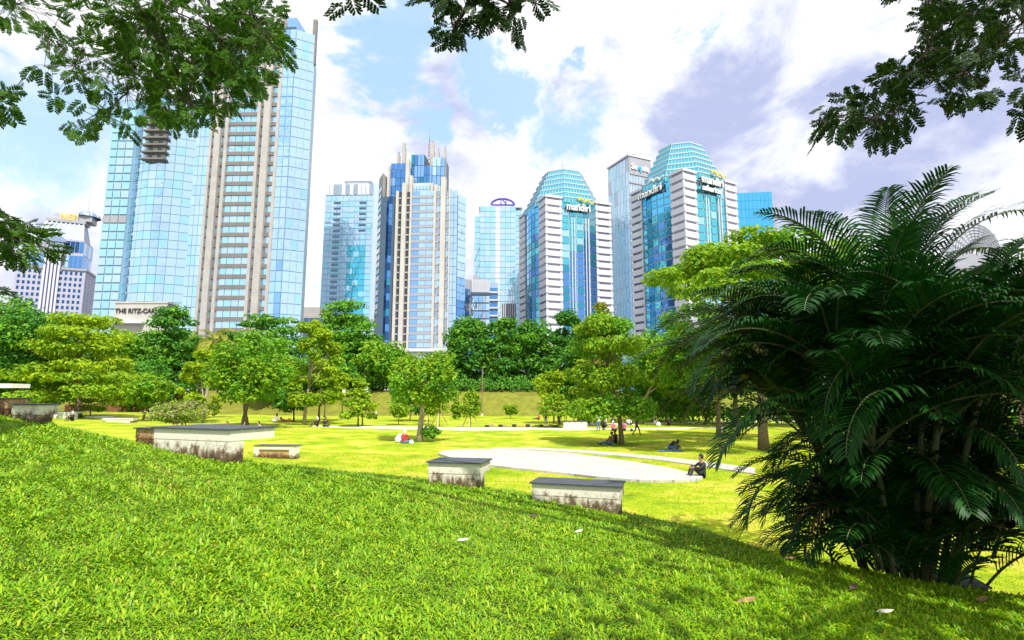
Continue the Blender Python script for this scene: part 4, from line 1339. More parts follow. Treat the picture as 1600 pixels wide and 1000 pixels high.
def frond(root, origin, az, el, length, mat, rs, nl=34, ll=.36, wid=.03, droop=.9, stem_mat='palm_stem', bare=.14, rr=.014):
    """one feather leaf: curved midrib with two rows of drooping leaflets"""
    h = np.array([math.cos(az), math.sin(az), 0.0])
    side = np.array([-math.sin(az), math.cos(az), 0.0])
    P = []
    p_ = np.array([float(q) for q in origin])
    ang = el
    m_ = 14
    for k in range(m_ + 1):
        P.append(p_.copy())
        p_ = p_ + (h * math.cos(ang) + np.array([0, 0, 1]) * math.sin(ang)) * length / m_
        ang -= droop * (.35 + 1.3 * k / m_) / m_ * 1.6
    P = np.array(P)
    mb = MB().tube([tuple(q) for q in P], [rr * (1.15 - k / m_) + .002 for k in range(m_ + 1)], 5)
    V = list(mb.v); Fc = list(mb.f); mi_ = [1] * len(Fc)
    roll = rs.uniform(-.35, .35)
    for k in range(nl):
        t_ = bare + (1 - bare) * (k + .5) / nl
        q = t_ * m_
        i = min(m_ - 1, int(q))
        c = P[i] + (P[i + 1] - P[i]) * (q - i)
        tan = P[i + 1] - P[i]; tan = tan / np.linalg.norm(tan)
        up = np.cross(side, tan); up = up if up[2] > 0 else -up
        L_ = ll * (math.sin(math.pi * min(1, .12 + t_ * .86)) ** .55) * rs.uniform(.88, 1.1)
        fw = .55 + .55 * t_
        for s_ in (-1, 1):
            lift = .42 + s_ * roll * .6 + rs.uniform(-.08, .08)
            d = side * s_ + tan * fw + up * lift
            d = d / np.linalg.norm(d)
            wv = np.cross(d, up); wv = wv / np.linalg.norm(wv) * wid * .5
            p0 = c
            p1 = c + d * L_ * .4
            dn = np.array([0, 0, -1.0])
            d2 = d + dn * rs.uniform(.25, .5); d2 /= np.linalg.norm(d2)
            p2 = p1 + d2 * L_ * .35
            d3 = d2 + dn * rs.uniform(.3, .7); d3 /= np.linalg.norm(d3)
            p3 = p2 + d3 * L_ * .27
            b = len(V)
            V += [tuple(p0 - wv * .4), tuple(p0 + wv * .4), tuple(p1 - wv), tuple(p1 + wv), tuple(p2 - wv * .75), tuple(p2 + wv * .75), tuple(p3)]
            Fc += [(b, b + 1, b + 3, b + 2), (b + 2, b + 3, b + 5, b + 4), (b + 4, b + 5, b + 6)]
            mi_ += [0, 0, 0]
    me = bpy.data.meshes.new('frond')
    me.from_pydata(V, [], Fc)
    me.polygons.foreach_set('material_index', mi_)
    return link('frond', me, root, (mat, stem_mat))
coconut(318, 655, 337, 532)

# the big feather palm clump at the right
def palm_clump():
    base = gd(1398, 7.5)
    root = empty('palm_clump', base)
    tag(root, 'huge dark clump of feather palm fronds filling the right side', 'palm')
    rs = np.random.default_rng(21)
    k_ = 1.2
    stems = []
    for k in range(17):
        a = rs.uniform(0, 2 * math.pi); r0 = rs.uniform(.05, .5)
        p0 = Vector((r0 * math.cos(a) * 1.3, r0 * math.sin(a), -.1))
        ln = rs.uniform(1.2, 3.3)
        p2 = p0 + Vector((math.cos(a) * .32 * ln, math.sin(a) * .32 * ln, ln))
        p1 = p0.lerp(p2, .5) + Vector((-math.cos(a) * .06, -math.sin(a) * .06, 0))
        stems.append((p2, a, ln))
        rad = rs.uniform(.035, .055)
        mb = MB().tube([p0, p0.lerp(p1, .5), p1, p1.lerp(p2, .5), p2], [rad * 1.2, rad, rad * .95, rad * .9, rad * .7], 8)
        for q in range(1, 9):
            c = p0.lerp(p1, q / 4.5) if q < 4.5 else p1.lerp(p2, (q - 4.5) / 4.5)
            mb.tube([c - Vector((0, 0, .008)), c + Vector((0, 0, .008))], [rad * 1.12, rad * 1.12], 8)
        mb.build('stem', 'palm_stem', root, True)
    for p2, a, ln in stems:
        for q in range(10):
            az = a + rs.uniform(-1.7, 1.7)
            el = rs.uniform(.55, 1.5)
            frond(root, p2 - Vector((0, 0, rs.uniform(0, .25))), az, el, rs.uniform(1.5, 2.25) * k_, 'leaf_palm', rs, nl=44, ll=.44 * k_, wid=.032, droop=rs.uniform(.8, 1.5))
    # low skirt of fronds
    for q in range(66):
        az = 2 * math.pi * q / 22 + rs.uniform(-.1, .1)
        low = math.sin(az) < -.35
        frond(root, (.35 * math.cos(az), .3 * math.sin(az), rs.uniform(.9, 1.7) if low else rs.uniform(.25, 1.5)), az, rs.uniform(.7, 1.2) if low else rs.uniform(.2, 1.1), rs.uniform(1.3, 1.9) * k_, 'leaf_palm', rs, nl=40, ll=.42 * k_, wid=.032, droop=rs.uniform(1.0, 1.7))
    # young shoots from the ground fill the foot of the clump
    for q in range(64):
        a = rs.uniform(0, 2 * math.pi); r0 = rs.uniform(.1, .8)
        frond(root, (r0 * math.cos(a) * 1.25, r0 * math.sin(a) * .8, rs.uniform(0, .5)), a + rs.uniform(-.7, .7), rs.uniform(.95, 1.5), rs.uniform(1.0, 1.7), 'leaf_palm', rs, nl=24, ll=.40, wid=.032, droop=rs.uniform(.5, 1.2))
    for az in (2.6, 3.3, -.4, .5):
        o = frond(root, (.4 * math.cos(az), .3 * math.sin(az), rs.uniform(.8, 1.2)), az, rs.uniform(-.2, .4), 1.5, 'dry_leaf', rs, nl=22, ll=.38, wid=.03, droop=1.5)
        o['label'] = 'dead brown hanging frond'
    # named leaders of the outline: where their tips hang
    for (px, py, el, ln, dr) in ((1600, 300, 1.32, 2.9, 1.25), (1560, 330, 1.45, 2.6, .8), (1250, 350, 1.3, 2.5, 1.35), (1190, 420, 1.1, 2.4, 1.25), (1120, 520, .9, 2.3, 1.2), (1090, 600, .75, 2.2, 1.3), (1640, 420, 1.1, 2.5, 1.1), (1600, 360, 1.3, 2.6, 1.2), (1560, 420, 1.2, 2.4, 1.2), (1500, 330, 1.45, 2.5, .8), (1660, 600, .8, 2.3, 1.2), (1660, 480, 1.0, 2.5, 1.2), (1640, 520, .8, 2.3, 1.0), (1330, 330, 1.5, 2.4, .7), (1270, 340, 1.4, 2.6, 1.0), (1380, 310, 1.5, 2.5, .6), (1300, 360, 1.3, 2.5, 1.2), (1220, 390, 1.25, 2.5, 1.2), (1470, 350, 1.5, 2.3, .8), (1420, 330, 1.52, 2.4, .7), (1450, 320, 1.5, 2.5, .5), (1600, 640, .6, 2.1, 1.3), (1100, 700, .6, 2.0, 1.5), (1590, 760, .4, 1.9, 1.5)):
        tip = at(px, py, base.y + rs.uniform(-.5, .5)) - base
        org = Vector((tip.x * .16, tip.y * .1, min(3.5, max(.7, tip.z * .62))))
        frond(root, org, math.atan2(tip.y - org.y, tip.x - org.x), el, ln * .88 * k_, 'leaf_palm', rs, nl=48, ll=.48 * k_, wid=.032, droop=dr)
palm_clump()

# ------------------------------------------------------------------ overhanging trees
def pinnate(C, D_, Up, L_, rs, nl=5, npin=5):
    """doubly feathered leaves: returns leaflet quads. C,D_,Up (n,3)"""
    out = []
    n = len(C)
    D_ = D_ / np.linalg.norm(D_, axis=1, keepdims=True)
    S_ = np.cross(D_, Up); S_ /= np.linalg.norm(S_, axis=1, keepdims=True)
    U_ = np.cross(S_, D_)
    L_ = np.asarray(L_)[:, None]
    for i in range(npin):
        t_ = .2 + .8 * (i + .5) / npin
        org = C + D_ * L_ * t_ - U_ * L_ * .18 * t_ ** 2
        for s_ in (-1, 1):
            pl = L_ * .46 * (1 - .35 * abs(t_ - .55) / .45)
            pd = S_ * s_ * .85 + D_ * .6 - U_ * rs.uniform(.05, .3, (n, 1))
            pd /= np.linalg.norm(pd, axis=1, keepdims=True)
            pn_ = np.cross(pd, U_); pn_ /= np.linalg.norm(pn_, axis=1, keepdims=True)
            for j in range(nl):
                v = .12 + .88 * (j + .5) / nl
                o2 = org + pd * pl * v
                for s2 in (-1, 1):
                    ld = pn_ * s2 * .8 + pd * .65 + U_ * rs.uniform(-.3, .2, (n, 1))
                    ld /= np.linalg.norm(ld, axis=1, keepdims=True)
                    ll = L_ * .19 * rs.uniform(.8, 1.15, (n, 1))
                    wv = np.cross(ld, U_); wv = wv / np.linalg.norm(wv, axis=1, keepdims=True) * ll * .30
                    out.append(np.stack((o2, o2 + ld * ll * .5 + wv, o2 + ld * ll, o2 + ld * ll * .5 - wv), 1))
    return np.concatenate(out)

def in_poly(x, y, poly):
    c = False
    j = len(poly) - 1
    for i in range(len(poly)):
        if (poly[i][1] > y) != (poly[j][1] > y) and x < (poly[j][0] - poly[i][0]) * (y - poly[i][1]) / (poly[j][1] - poly[i][1]) + poly[i][0]:
            c = not c
        j = i
    return c

def overhang(name, label, trunk_base, hub, sprays, canopy, mat, seed, limb_r):
    """tree whose low limbs reach into view. sprays: (polygon in the picture, count, near, far, root pixel, leaf length)"""
    rs = np.random.default_rng(seed)
    root = empty(name, trunk_base)
    tag(root, label, 'tree', 'trees overhanging the viewpoint')
    tb = Vector(trunk_base)
    mb = MB()
    mb.tube([Vector((0, 0, -.2)), Vector((.05, 0, 1.2)), (hub - tb) * .5 + Vector((.1, .05, .2)), hub - tb], [.36, .28, .24, .18], 9)
    quads = []
    for (poly, cnt, near, far, rootpx, LL) in sprays:
        xs_ = [p_[0] for p_ in poly]; ys_ = [p_[1] for p_ in poly]
        pts = []
        while len(pts) < cnt:
            x, y = rs.uniform(min(xs_), max(xs_)), rs.uniform(min(ys_), max(ys_))
            gap = math.sin(x * .034 + 1.3 * math.sin(y * .041)) * math.sin(y * .052 + 1.1 * math.sin(x * .023 + 1))
            if in_poly(x, y, poly) and (gap > -.28 or rs.random() < .2):
                pts.append((x, y))
        rp = at(rootpx[0], rootpx[1], (near + far) / 2)
        P3 = np.array([at(x, y, rs.uniform(near, far)) for x, y in pts])
        # limb from the hub to this spray, then boughs to groups of leaves
        h = hub
        mb.tube([h - tb, h.lerp(rp, .5) + Vector((0, 0, .35)) - tb, rp - tb], [limb_r, limb_r * .75, limb_r * .5], 7)
        ng = max(3, cnt // 13)
        cen = P3[rs.choice(len(P3), ng, replace=False)]
        for _ in range(4):
            lab = np.argmin(((P3[:, None] - cen[None]) ** 2).sum(-1), 1)
            cen = np.array([P3[lab == g].mean(0) if (lab == g).any() else cen[g] for g in range(ng)])
        order = np.argsort(((cen - np.array(rp)) ** 2).sum(1))
        nodes = [np.array(rp)]
        nr = [limb_r * .5]
        for g in order:
            c = cen[g]
            # grow from the nearest node already reached
            k = int(np.argmin([((q - c) ** 2).sum() + .0 for q in nodes]))
            a = Vector(nodes[k]); b = Vector(c) + Vector((0, 0, .05))
            r0 = max(.006, nr[k] * .62)
            mid = a.lerp(b, .5) + Vector((rs.uniform(-.08, .08), rs.uniform(-.08, .08), .06))
            mb.tube([a - tb, mid - tb, b - tb], [r0, r0 * .85, r0 * .7], 5)
            nodes.append(np.array(b)); nr.append(r0 * .8)
            for q in P3[lab == g]:
                mb.tube([b - tb, Vector(q) - tb], [.007, .003], 4)
        outd = P3 - np.array([nodes[1 + list(order).index(l_)] for l_ in lab])
        outd = outd + rs.normal(size=outd.shape) * .12 + np.array([0, 0, -.05])
        up = np.tile(np.array([0., 0, 1.]), (len(P3), 1)) + rs.normal(size=P3.shape) * .35
        Ls = LL * rs.uniform(.75, 1.2, len(P3))
        quads.append(pinnate(P3, outd, up, Ls, rs))
        o2 = -outd + rs.normal(size=outd.shape) * .3
        quads.append(pinnate(P3[::2], o2[::2], up[::2], Ls[::2] * .85, rs))
    # the rest of the canopy, above and behind the viewpoint
    (c0, rad, nn) = canopy
    d = rs.normal(size=(nn, 3)); d /= np.linalg.norm(d, axis=1, keepdims=True)
    C = np.array(c0) + d * np.array(rad) * (rs.uniform(.1, 1, nn) ** .5)[:, None]
    # keep out of the picture
    keep = []
    cth, sth = math.cos(PITCH), math.sin(PITCH)
    for k, q in enumerate(C):
        dx, dy, dz = q[0], q[1], q[2] - CAM_Z
        dep = dy * cth + dz * sth; upv = -dy * sth + dz * cth
        vis = dep > .3 and abs(dx / dep) * F < 860 and abs(upv / dep) * F < 560
        keep.append(not vis)
    C = C[np.array(keep)]
    quads.append(leaf_quads(C, rs.normal(size=C.shape) * .5 + np.array([0, 0, 1.]), .24, rs, .7))
    for k in range(9):
        a = 2 * math.pi * k / 9
        e = Vector(c0) + Vector((rad[0] * .7 * math.cos(a), -abs(rad[1]) * .6 * abs(math.sin(a)), rad[2] * .3 * math.sin(2.1 * a)))
        mb.tube([hub - tb, hub.lerp(e, .5) + Vector((0, 0, .4)) - tb, e - tb], [limb_r * .8, limb_r * .5, .03], 6)
    mb.build('trunk', 'twig', root, True)
    Q = np.concatenate(quads) - np.array(tb)
    link('crown', quads_mesh('crown', Q), root, (mat,))

left_poly = [(-60, -30), (440, -30), (440, 5), (415, 30), (460, 72), (456, 92), (425, 106), (435, 128), (410, 138), (390, 130), (370, 155), (350, 172), (335, 192), (312, 198), (290, 190), (275, 200), (250, 192), (225, 192), (205, 205), (165, 200), (125, 214), (98, 204), (115, 186), (150, 185), (140, 160), (95, 158), (70, 142), (72, 120), (40, 92), (60, 60), (20, 62), (-30, 40)]
left_right = [(200, -20), (425, -20), (452, 82), (420, 130), (370, 165), (300, 185), (240, 170), (190, 100)]
overhang('shade_tree', 'feathery leaved tree hanging over the top left of the view', (-5.5, -3.2, float(hgt(-5.5, -3.2))), Vector((-5.6, 4.2, 10.6)),
         [(left_poly, 430, 8.5, 12.0, (300, -60), .26), (left_right, 430, 8.5, 12.0, (330, -40), .26),
          ([(-40, 100), (28, 140), (30, 165), (-10, 185), (-50, 180)], 26, 8.0, 9.5, (-60, 120), .3),
          ([(-60, 320), (20, 328), (60, 360), (82, 385), (60, 400), (10, 400), (-50, 395)], 90, 8.5, 10.5, (-90, 330), .3),
          ([(-50, 440), (14, 455), (10, 475), (-40, 490)], 14, 8.5, 9.5, (-80, 440), .3)],
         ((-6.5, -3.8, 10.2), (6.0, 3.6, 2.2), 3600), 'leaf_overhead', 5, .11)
overhang('shade_tree', 'feathery leaved tree hanging over the top right and top middle of the view', (7.5, -3.0, float(hgt(7.5, -3.0))), Vector((6.0, 1.4, 8.4)),
         [([(1370, -30), (1640, -30), (1640, 70), (1590, 75), (1560, 95), (1550, 140), (1530, 152), (1490, 150), (1470, 162), (1420, 165), (1412, 205), (1385, 212), (1350, 205), (1300, 218), (1272, 220), (1272, 205), (1290, 185), (1275, 172), (1300, 150), (1380, 140), (1380, 118), (1430, 92), (1448, 60), (1420, 20)], 330, 7.0, 9.0, (1600, -40), .25),
          ([(1590, 100), (1640, 110), (1640, 200), (1595, 190)], 14, 7, 8.2, (1650, 100), .28),
          ([(650, -30), (850, -30), (845, 10), (838, 42), (810, 50), (785, 38), (765, 28), (740, 18), (690, 14), (668, 10)], 66, 5.6, 6.6, (800, -60), .21),
          ([(682, 40), (695, 30), (722, 30), (728, 52), (712, 72), (682, 70)], 16, 5.8, 6.3, (730, 10), .2),
          ([(525, -20), (590, -20), (585, 10), (530, 14)], 8, 5.2, 5.8, (560, -50), .26)],
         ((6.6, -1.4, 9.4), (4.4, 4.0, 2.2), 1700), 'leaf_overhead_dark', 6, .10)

# ------------------------------------------------------------------ hedges, fence, bank
def hedge(label, p0, p1, h_, w_, seed, mat='leaf_dark'):
    rs = np.random.default_rng(seed)
    p0, p1 = Vector(p0), Vector(p1)
    Ld = (p1 - p0).length
    root = empty('hedge', p0)
    tag(root, label, 'hedge', 'hedges at the lawn edge')
    n = int(Ld * 130)
    t_ = rs.uniform(0, 1, n)
    d = (p1 - p0) / Ld
    nr_ = np.array([-d.y, d.x, 0])
    th = rs.uniform(0, math.pi, n)
    bulge = 1 + .18 * np.sin(t_ * Ld * 1.9 + seed) + .1 * np.sin(t_ * Ld * 4.1)
    C = np.outer(t_ * Ld, np.array(d)) + np.outer(np.cos(th) * w_ * .5, nr_)
    C[:, 2] = (np.abs(np.sin(th)) ** .5) * h_ * bulge * rs.uniform(.55, 1.03, n)
    Nn = np.outer(np.cos(th), nr_) + np.outer(np.sin(th), [0, 0, 1.]) + rs.normal(size=(n, 3)) * .4
    o = link('foliage', quads_mesh('foliage', leaf_quads(C, Nn, .42, rs, .7)), root, (mat, 'leaf_mid'))
    o.data.polygons.foreach_set('material_index', (rs.random(n) < .3).astype(np.int32))
    mb = MB()
    k = max(2, int(Ld / 1.5))
    for q in range(k):
        c = d * (Ld * (q + .5) / k)
        mb.tube([(c.x, c.y, -.3), (c.x + .1, c.y, h_ * .8)], [.05, .02], 5)
    mb.build('stems', 'bark', root)
def HP(px, Y): 
    q = gd(px, Y); return (q.x, q.y, q.z)
hedge('clipped dark hedge in front of the lettered fence', HP(694, 96), HP(850, 96), 2.3, 2.2, 1)
hedge('dark hedge on the bank behind the far left trees', HP(0, 97), HP(330, 98), 3.4, 3, 2)
hedge('dark hedge on the bank behind the lamp posts', HP(332, 98), HP(690, 97), 3.4, 3, 3)
hedge('rounded hedge behind the picnickers right of the leaning tree', HP(1000, 74), HP(1100, 66), 2.4, 3.4, 4, 'leaf_mid')
hedge('dark hedge under the trees right of centre', HP(905, 88), HP(1010, 82), 3.0, 2.6, 5)
hedge('hedge low behind the palm at the right', HP(1102, 66), HP(1700, 60), 2.6, 3, 6)

fr_ = empty('fence', gd(640, 101))
tag(fr_, 'dark green metal fence with pale lettering behind the hedge', 'fence')
f0 = gd(640, 101); f1 = gd(900, 101)
for k in range(12):
    x0 = (f1.x - f0.x) * k / 12; x1 = (f1.x - f0.x) * (k + 1) / 12
    slab(fr_, 'fence_panel', x0 + .06, x1 - .06, 0, .06, .3, 3.1, 'fence_green' if k not in (8,) else 'grey_clad')
    slab(fr_, 'fence_post', x0 - .05, x0 + .05, -.05, .12, -.2, 3.3, 'black_metal')
xs_ = at(786, 620, 100.8).x - f0.x
text(fr_, 'fence_lettering', 'SLUK', (xs_, -.15, 2.05), 1.5, 'lamp_white', extrude=.03, sx=1.35)

rw = empty('retaining_wall', gd(100, 86))
tag(rw, 'low reddish brown retaining wall behind the small trees at left', 'wall')
w0, w1 = gd(100, 86), gd(268, 86)
for k in range(14):
    x0 = (w1.x - w0.x) * k / 14; x1 = (w1.x - w0.x) * (k + 1) / 14
    slab(rw, 'wall_block', x0 + .015, x1 - .015, .0 + .02 * (k % 3), 1.2, -.3, 1.75 + .05 * (k % 2), 'earth')

# ------------------------------------------------------------------ benches
def bench(label, corner, ang, length, h_, over, mat, thick=.28, apron=.17, planks=4, leg2=False, depth=None, group='concrete benches on the slope', sink=.25):
    """outer wall with a seat that juts out towards the stage; corner = foot of the wall at its right front end"""
    root = empty('bench', corner, ang)
    tag(root, label, 'bench', group)
    full = thick + over
    slope0 = 0
    if leg2:
        MB().box(-.28, 0, 0, full - over * .4, -sink, h_ - apron).build('leg', 'bench_clean', root)
        MB().box(-length, -length + .28, 0, full - over * .4, -sink, h_ - apron).build('leg', 'bench_clean', root)
        MB().box(-length + .281, -.281, .08, .08 + thick, -sink, h_ - apron).build('wall', mat, root)
    else:
        bm = bmesh.new()
        vs_ = [bm.verts.new(q) for q in MB().box(-length, 0, 0, thick, -sink, h_ - apron).v]
        for f_ in ((0, 2, 3, 1), (4, 5, 7, 6), (0, 1, 5, 4), (2, 6, 7, 3), (0, 4, 6, 2), (1, 3, 7, 5)):
            bm.faces.new([vs_[i] for i in f_])
        bmesh.ops.bevel(bm, geom=list(bm.edges), offset=.012, segments=2, affect='EDGES')
        me = bpy.data.meshes.new('wall'); bm.to_mesh(me); bm.free()
        link('wall', me, root, (mat,))
    seat = MB().box(-length, 0, -.003, full, h_ - apron + .001, h_).build('seat_slab', mat if not leg2 else 'bench_clean', root)
    w_ = (full + .08) / planks
    for k in range(planks):
        MB().box(-length - .03, .03, -.04 + k * w_, -.04 + (k + 1) * w_ - .012, h_ + .002, h_ + .022).build('plank', 'plank_dark', seat)
    return root
A_ = math.atan2(-.36, .93)
bench('long mould stained white bench wall with overhanging dark top', gp(357, 727), A_, 1.72, .53, .62, 'bench_white')
bench('brown stained bench wall directly left behind the long stained bench', gp(256, 704), A_, .75, .36, .55, 'bench_brown')
bench('white bench with dark slatted top standing alone nearest the stage edge', gp(970, 808), R(-17), 1.36, .42, .32, 'bench_clean', thick=.22)
bench('pale concrete bench against the left edge of the oval stage', gp(750, 768), R(-13), .92, .44, .36, 'bench_clean')
bench('small bench on two white legs right of the long stained bench', gp(459, 718), R(-6), 2.2, .66, .5, 'bench_brown', leg2=True)
bench('dark topped bench half hidden under the palm clump', gd(1512, 7.35), R(-14), .62, .10, .3, 'bench_brown')
bench('tall white bench block with rusty end at the far left edge', gp(10, 655), R(14), 1.2, .34, .3, 'bench_brown')
b0 = gp(56, 665)
bench('white bench wall with grey top just right of the rusty block', b0, R(-8), .5, .34, .08, 'bench_clean', planks=2)
bench('narrow bench top showing above the crest left of the stained benches', gd(182, 15), A_, 1.0, .12, .5, 'white_paint', planks=2)
bench('far white bench on two legs left of the small round tree', gd(209, 54), R(2), 2.9, .5, .6, 'white_paint', leg2=True, planks=1, group='far benches on the left rise')
bench('far white slab bench beside the bench on two legs', gd(170, 60), R(2), 2.4, .28, .6, 'white_paint', planks=1, group='far benches on the left rise')
bench('far white bench under the yellow layered tree', gd(120, 58), R(1), 4.0, .75, .6, 'white_paint', planks=1, group='far benches on the left rise')
bench('far white bench between the rusty block and the yellow tree', gd(72, 56), R(1), 2.6, .6, .6, 'white_paint', planks=1, group='far benches on the left rise')
# kiosk slab at the left edge
k0 = at(18, 606, 13)
ks = empty('concrete_slab', (k0.x, 13, float(hgt(k0.x, 13))))
tag(ks, 'white concrete slab on a post at the left edge above the rusty bench', 'slab')
MB().box(-1.4, 0, 0, .5, k0.z - ks.location.z, k0.z - ks.location.z + .1).build('slab_top', 'white_paint', ks)
MB().box(-1.2, -.8, .1, .4, -.3, k0.z - ks.location.z).build('post', 'white_paint', ks)
lw = empty('low_wall', gp(872, 669))
tag(lw, 'low white wall with dark coping behind the standing people in black', 'wall')
for k in range(4):
    MB().box(.55 + k * .62, 1.13 + k * .62, .2, .6, -.2, .62).build('wall_block', 'white_paint', lw)
MB().box(.5, 3.05, .15, .65, .621, .72).build('coping', 'plank_dark', lw)
lw = empty('white_kerb', gp(917, 664))
tag(lw, 'white kerb block beside the person in the white shirt', 'kerb')
MB().box(-.1, 1.35, 0, .5, -.2, .42).build('kerb_block', 'white_paint', lw)
dk = empty('stone_edging', gp(757, 668))
tag(dk, 'dark stone edging along the far path left of the people', 'edging')
for k in range(16):
    hh = .22 + .09 * math.sin(k * 2.3)
    slab(dk, 'edge_stone', k * .48, k * .48 + .45, .35, .75, -.1, hh, 'bare_soil' if k % 3 else 'sign_black')

# ------------------------------------------------------------------ lamps and poles
def lamp(label, px, py, topy, lanternpy, size, mat='black_metal'):
    b = gp(px, py)
    root = empty('street_lamp', b)
    tag(root, label, 'lamp post', 'lamp posts on the far lawn')
    zt = at(px, topy, b.y).z - b.z
    zl = at(px, lanternpy, b.y).z - b.z
    MB().tube([(0, 0, -.1), (0, 0, .5), (0, 0, zt)], [.09, .065, .035], 8).build('pole', mat, root)
    MB().tube([(0, 0, -.05), (0, 0, .22)], [.16, .13], 8).build('base', mat, root)
    MB().box(-.02, size, -.13, -.06, zl - size * .55, zl + size * .55).build('panel', 'lamp_white', root)
    MB().box(-.06, size + .04, -.06, -.02, zl - size * .55 - .04, zl + size * .55 + .04).build('panel_frame', mat, root)
    MB().tube([(0, 0, zt - .05), (0, 0, zt + .05)], [.09, .06], 8).build('cap', mat, root)
lamp('black lamp post with a white square panel beside the conical tree', 566, 667, 570, 609, .46)
lamp('black post with a dark lantern right of the slender stemmed tree', 507, 652, 600, 609, .75)
lamp('distant lamp post with pale lantern left of the conical tree', 534, 654, 602, 611, .4)
lamp('lamp post with a small white lantern in front of the shady trees', 897, 662, 622, 629, .2)
b = gp(753, 650)
pr = empty('rusty_pole', b)
tag(pr, 'tall thin rusty pole before the dark rounded trees', 'pole')
zt = at(753, 574, b.y).z - b.z
MB().tube([(0, 0, -.2), (0, 0, zt * .6), (.05, 0, zt)], [.11, .09, .06], 7).build('shaft', 'rust_metal', pr)
MB().tube([(0, 0, -.1), (0, 0, .35)], [.24, .17], 7).build('footing', 'concrete_path', pr)
for k in range(4):
    MB().box(-.35, .35, -.03, .03, zt * (.45 + .06 * k), zt * (.45 + .06 * k) + .06).build('step_bar', 'rust_metal', pr)

# ------------------------------------------------------------------ people
for nm, col in (('skin', (.36, .2, .13)), ('cloth_white', (.78, .78, .8)), ('cloth_black', (.018, .018, .022)), ('cloth_red', (.5, .02, .04)), ('cloth_pink', (.6, .12, .25)),
                ('cloth_jeans', (.10, .17, .32)), ('cloth_olive', (.16, .12, .05)), ('cloth_brown', (.10, .04, .035)), ('cloth_grey', (.3, .3, .33)), ('hair', (.012, .010, .010)), ('cloth_blue', (.05, .12, .4)), ('shoe_white', (.8, .8, .8))):
    plain(nm, col, .8, var=.15, scale=9)

POSES = {
    'stand': dict(pel=(0, 0, .92), che=(0, .01, 1.28), nec=(0, .01, 1.46), hea=(0, -.03, 1.60), top=(0, -.02, 1.70),
                  sh=.19, el=((-.25, .02, 1.13), (.25, .02, 1.13)), wr=((-.24, -.10, .90), (.24, -.10, .90)), ha=((-.23, -.15, .82), (.23, -.15, .82)),
                  kn=((-.10, -.03, .50), (.10, -.03, .50)), an=((-.10, .02, .09), (.10, .02, .09)), to=((-.11, -.14, .04), (.11, -.14, .04))),
    'walk': dict(pel=(0, 0, .90), che=(0, -.03, 1.26), nec=(0, -.05, 1.44), hea=(0, -.10, 1.57), top=(0, -.10, 1.68),
                 sh=.19, el=((-.25, .12, 1.12), (.25, -.12, 1.12)), wr=((-.24, .10, .90), (.24, -.28, .98)), ha=((-.24, .08, .82), (.23, -.36, 1.0)),
                 kn=((-.10, -.20, .52), (.10, .06, .50)), an=((-.10, -.26, .10), (.10, .34, .14)), to=((-.10, -.42, .06), (.10, .24, .03))),
    'cross': dict(pel=(0, .05, .13), che=(0, .02, .50), nec=(0, .0, .68), hea=(0, -.05, .82), top=(0, -.06, .92),
                  sh=.19, el=((-.28, -.05, .36), (.28, -.05, .36)), wr=((-.18, -.28, .26), (.18, -.28, .26)), ha=((-.10, -.33, .24), (.10, -.33, .24)),
                  kn=((-.38, -.28, .20), (.38, -.28, .20)), an=((.05, -.42, .08), (-.05, -.36, .10)), to=((.22, -.42, .06), (-.22, -.36, .07))),
    'knees': dict(pel=(0, .12, .13), che=(0, .14, .50), nec=(0, .10, .68), hea=(0, .05, .82), top=(0, .05, .92),
                  sh=.19, el=((-.26, -.10, .42), (.26, -.10, .42)), wr=((-.15, -.32, .44), (.15, -.32, .44)), ha=((-.06, -.38, .42), (.06, -.38, .42)),
                  kn=((-.12, -.30, .50), (.12, -.30, .48)), an=((-.13, -.46, .08), (.13, -.50, .08)), to=((-.14, -.62, .04), (.14, -.66, .04))),
    'legs': dict(pel=(0, .1, .13), che=(0, .20, .48), nec=(0, .20, .66), hea=(0, .13, .79), top=(0, .13, .90),
                 sh=.19, el=((-.26, .05, .36), (.26, .05, .36)), wr=((-.20, -.18, .30), (.16, -.20, .30)), ha=((-.12, -.26, .30), (.08, -.28, .30)),
                 kn=((-.12, -.36, .22), (.12, -.34, .28)), an=((-.13, -.78, .08), (.13, -.74, .08)), to=((-.16, -.86, .22), (.16, -.82, .22))),
    'crouch': dict(pel=(0, .12, .34), che=(0, -.08, .68), nec=(0, -.18, .84), hea=(0, -.30, .92), top=(0, -.36, 1.0),
                   sh=.19, el=((-.26, -.22, .52), (.26, -.22, .52)), wr=((-.16, -.40, .36), (.16, -.40, .36)), ha=((-.10, -.46, .28), (.10, -.46, .28)),
                   kn=((-.18, -.30, .48), (.18, -.30, .46)), an=((-.14, .06, .10), (.14, .02, .10)), to=((-.15, -.12, .04), (.15, -.16, .04))),
    'bent': dict(pel=(0, .18, .14), che=(0, -.12, .42), nec=(0, -.28, .50), hea=(0, -.42, .48), top=(0, -.52, .46),
                 sh=.19, el=((-.27, -.28, .28), (.27, -.28, .28)), wr=((-.16, -.50, .14), (.16, -.50, .14)), ha=((-.10, -.58, .10), (.10, -.58, .10)),
                 kn=((-.34, -.22, .16), (.34, -.22, .16)), an=((.05, -.38, .08), (-.05, -.32, .09)), to=((.2, -.38, .06), (-.2, -.32, .06))),
    'lie': dict(pel=(0, 0, .14), che=(.02, .36, .20), nec=(.02, .54, .30), hea=(.02, .64, .42), top=(.02, .70, .52),
                sh=.19, el=((-.26, .50, .12), (.28, .34, .16)), wr=((-.16, .72, .22), (.18, .14, .22)), ha=((-.08, .74, .30), (.1, .08, .22)),
                kn=((-.10, -.40, .16), (.12, -.36, .34)), an=((-.10, -.84, .09), (.10, -.66, .09)), to=((-.14, -.92, .18), (.12, -.80, .05))),
}
PEOPLE = []
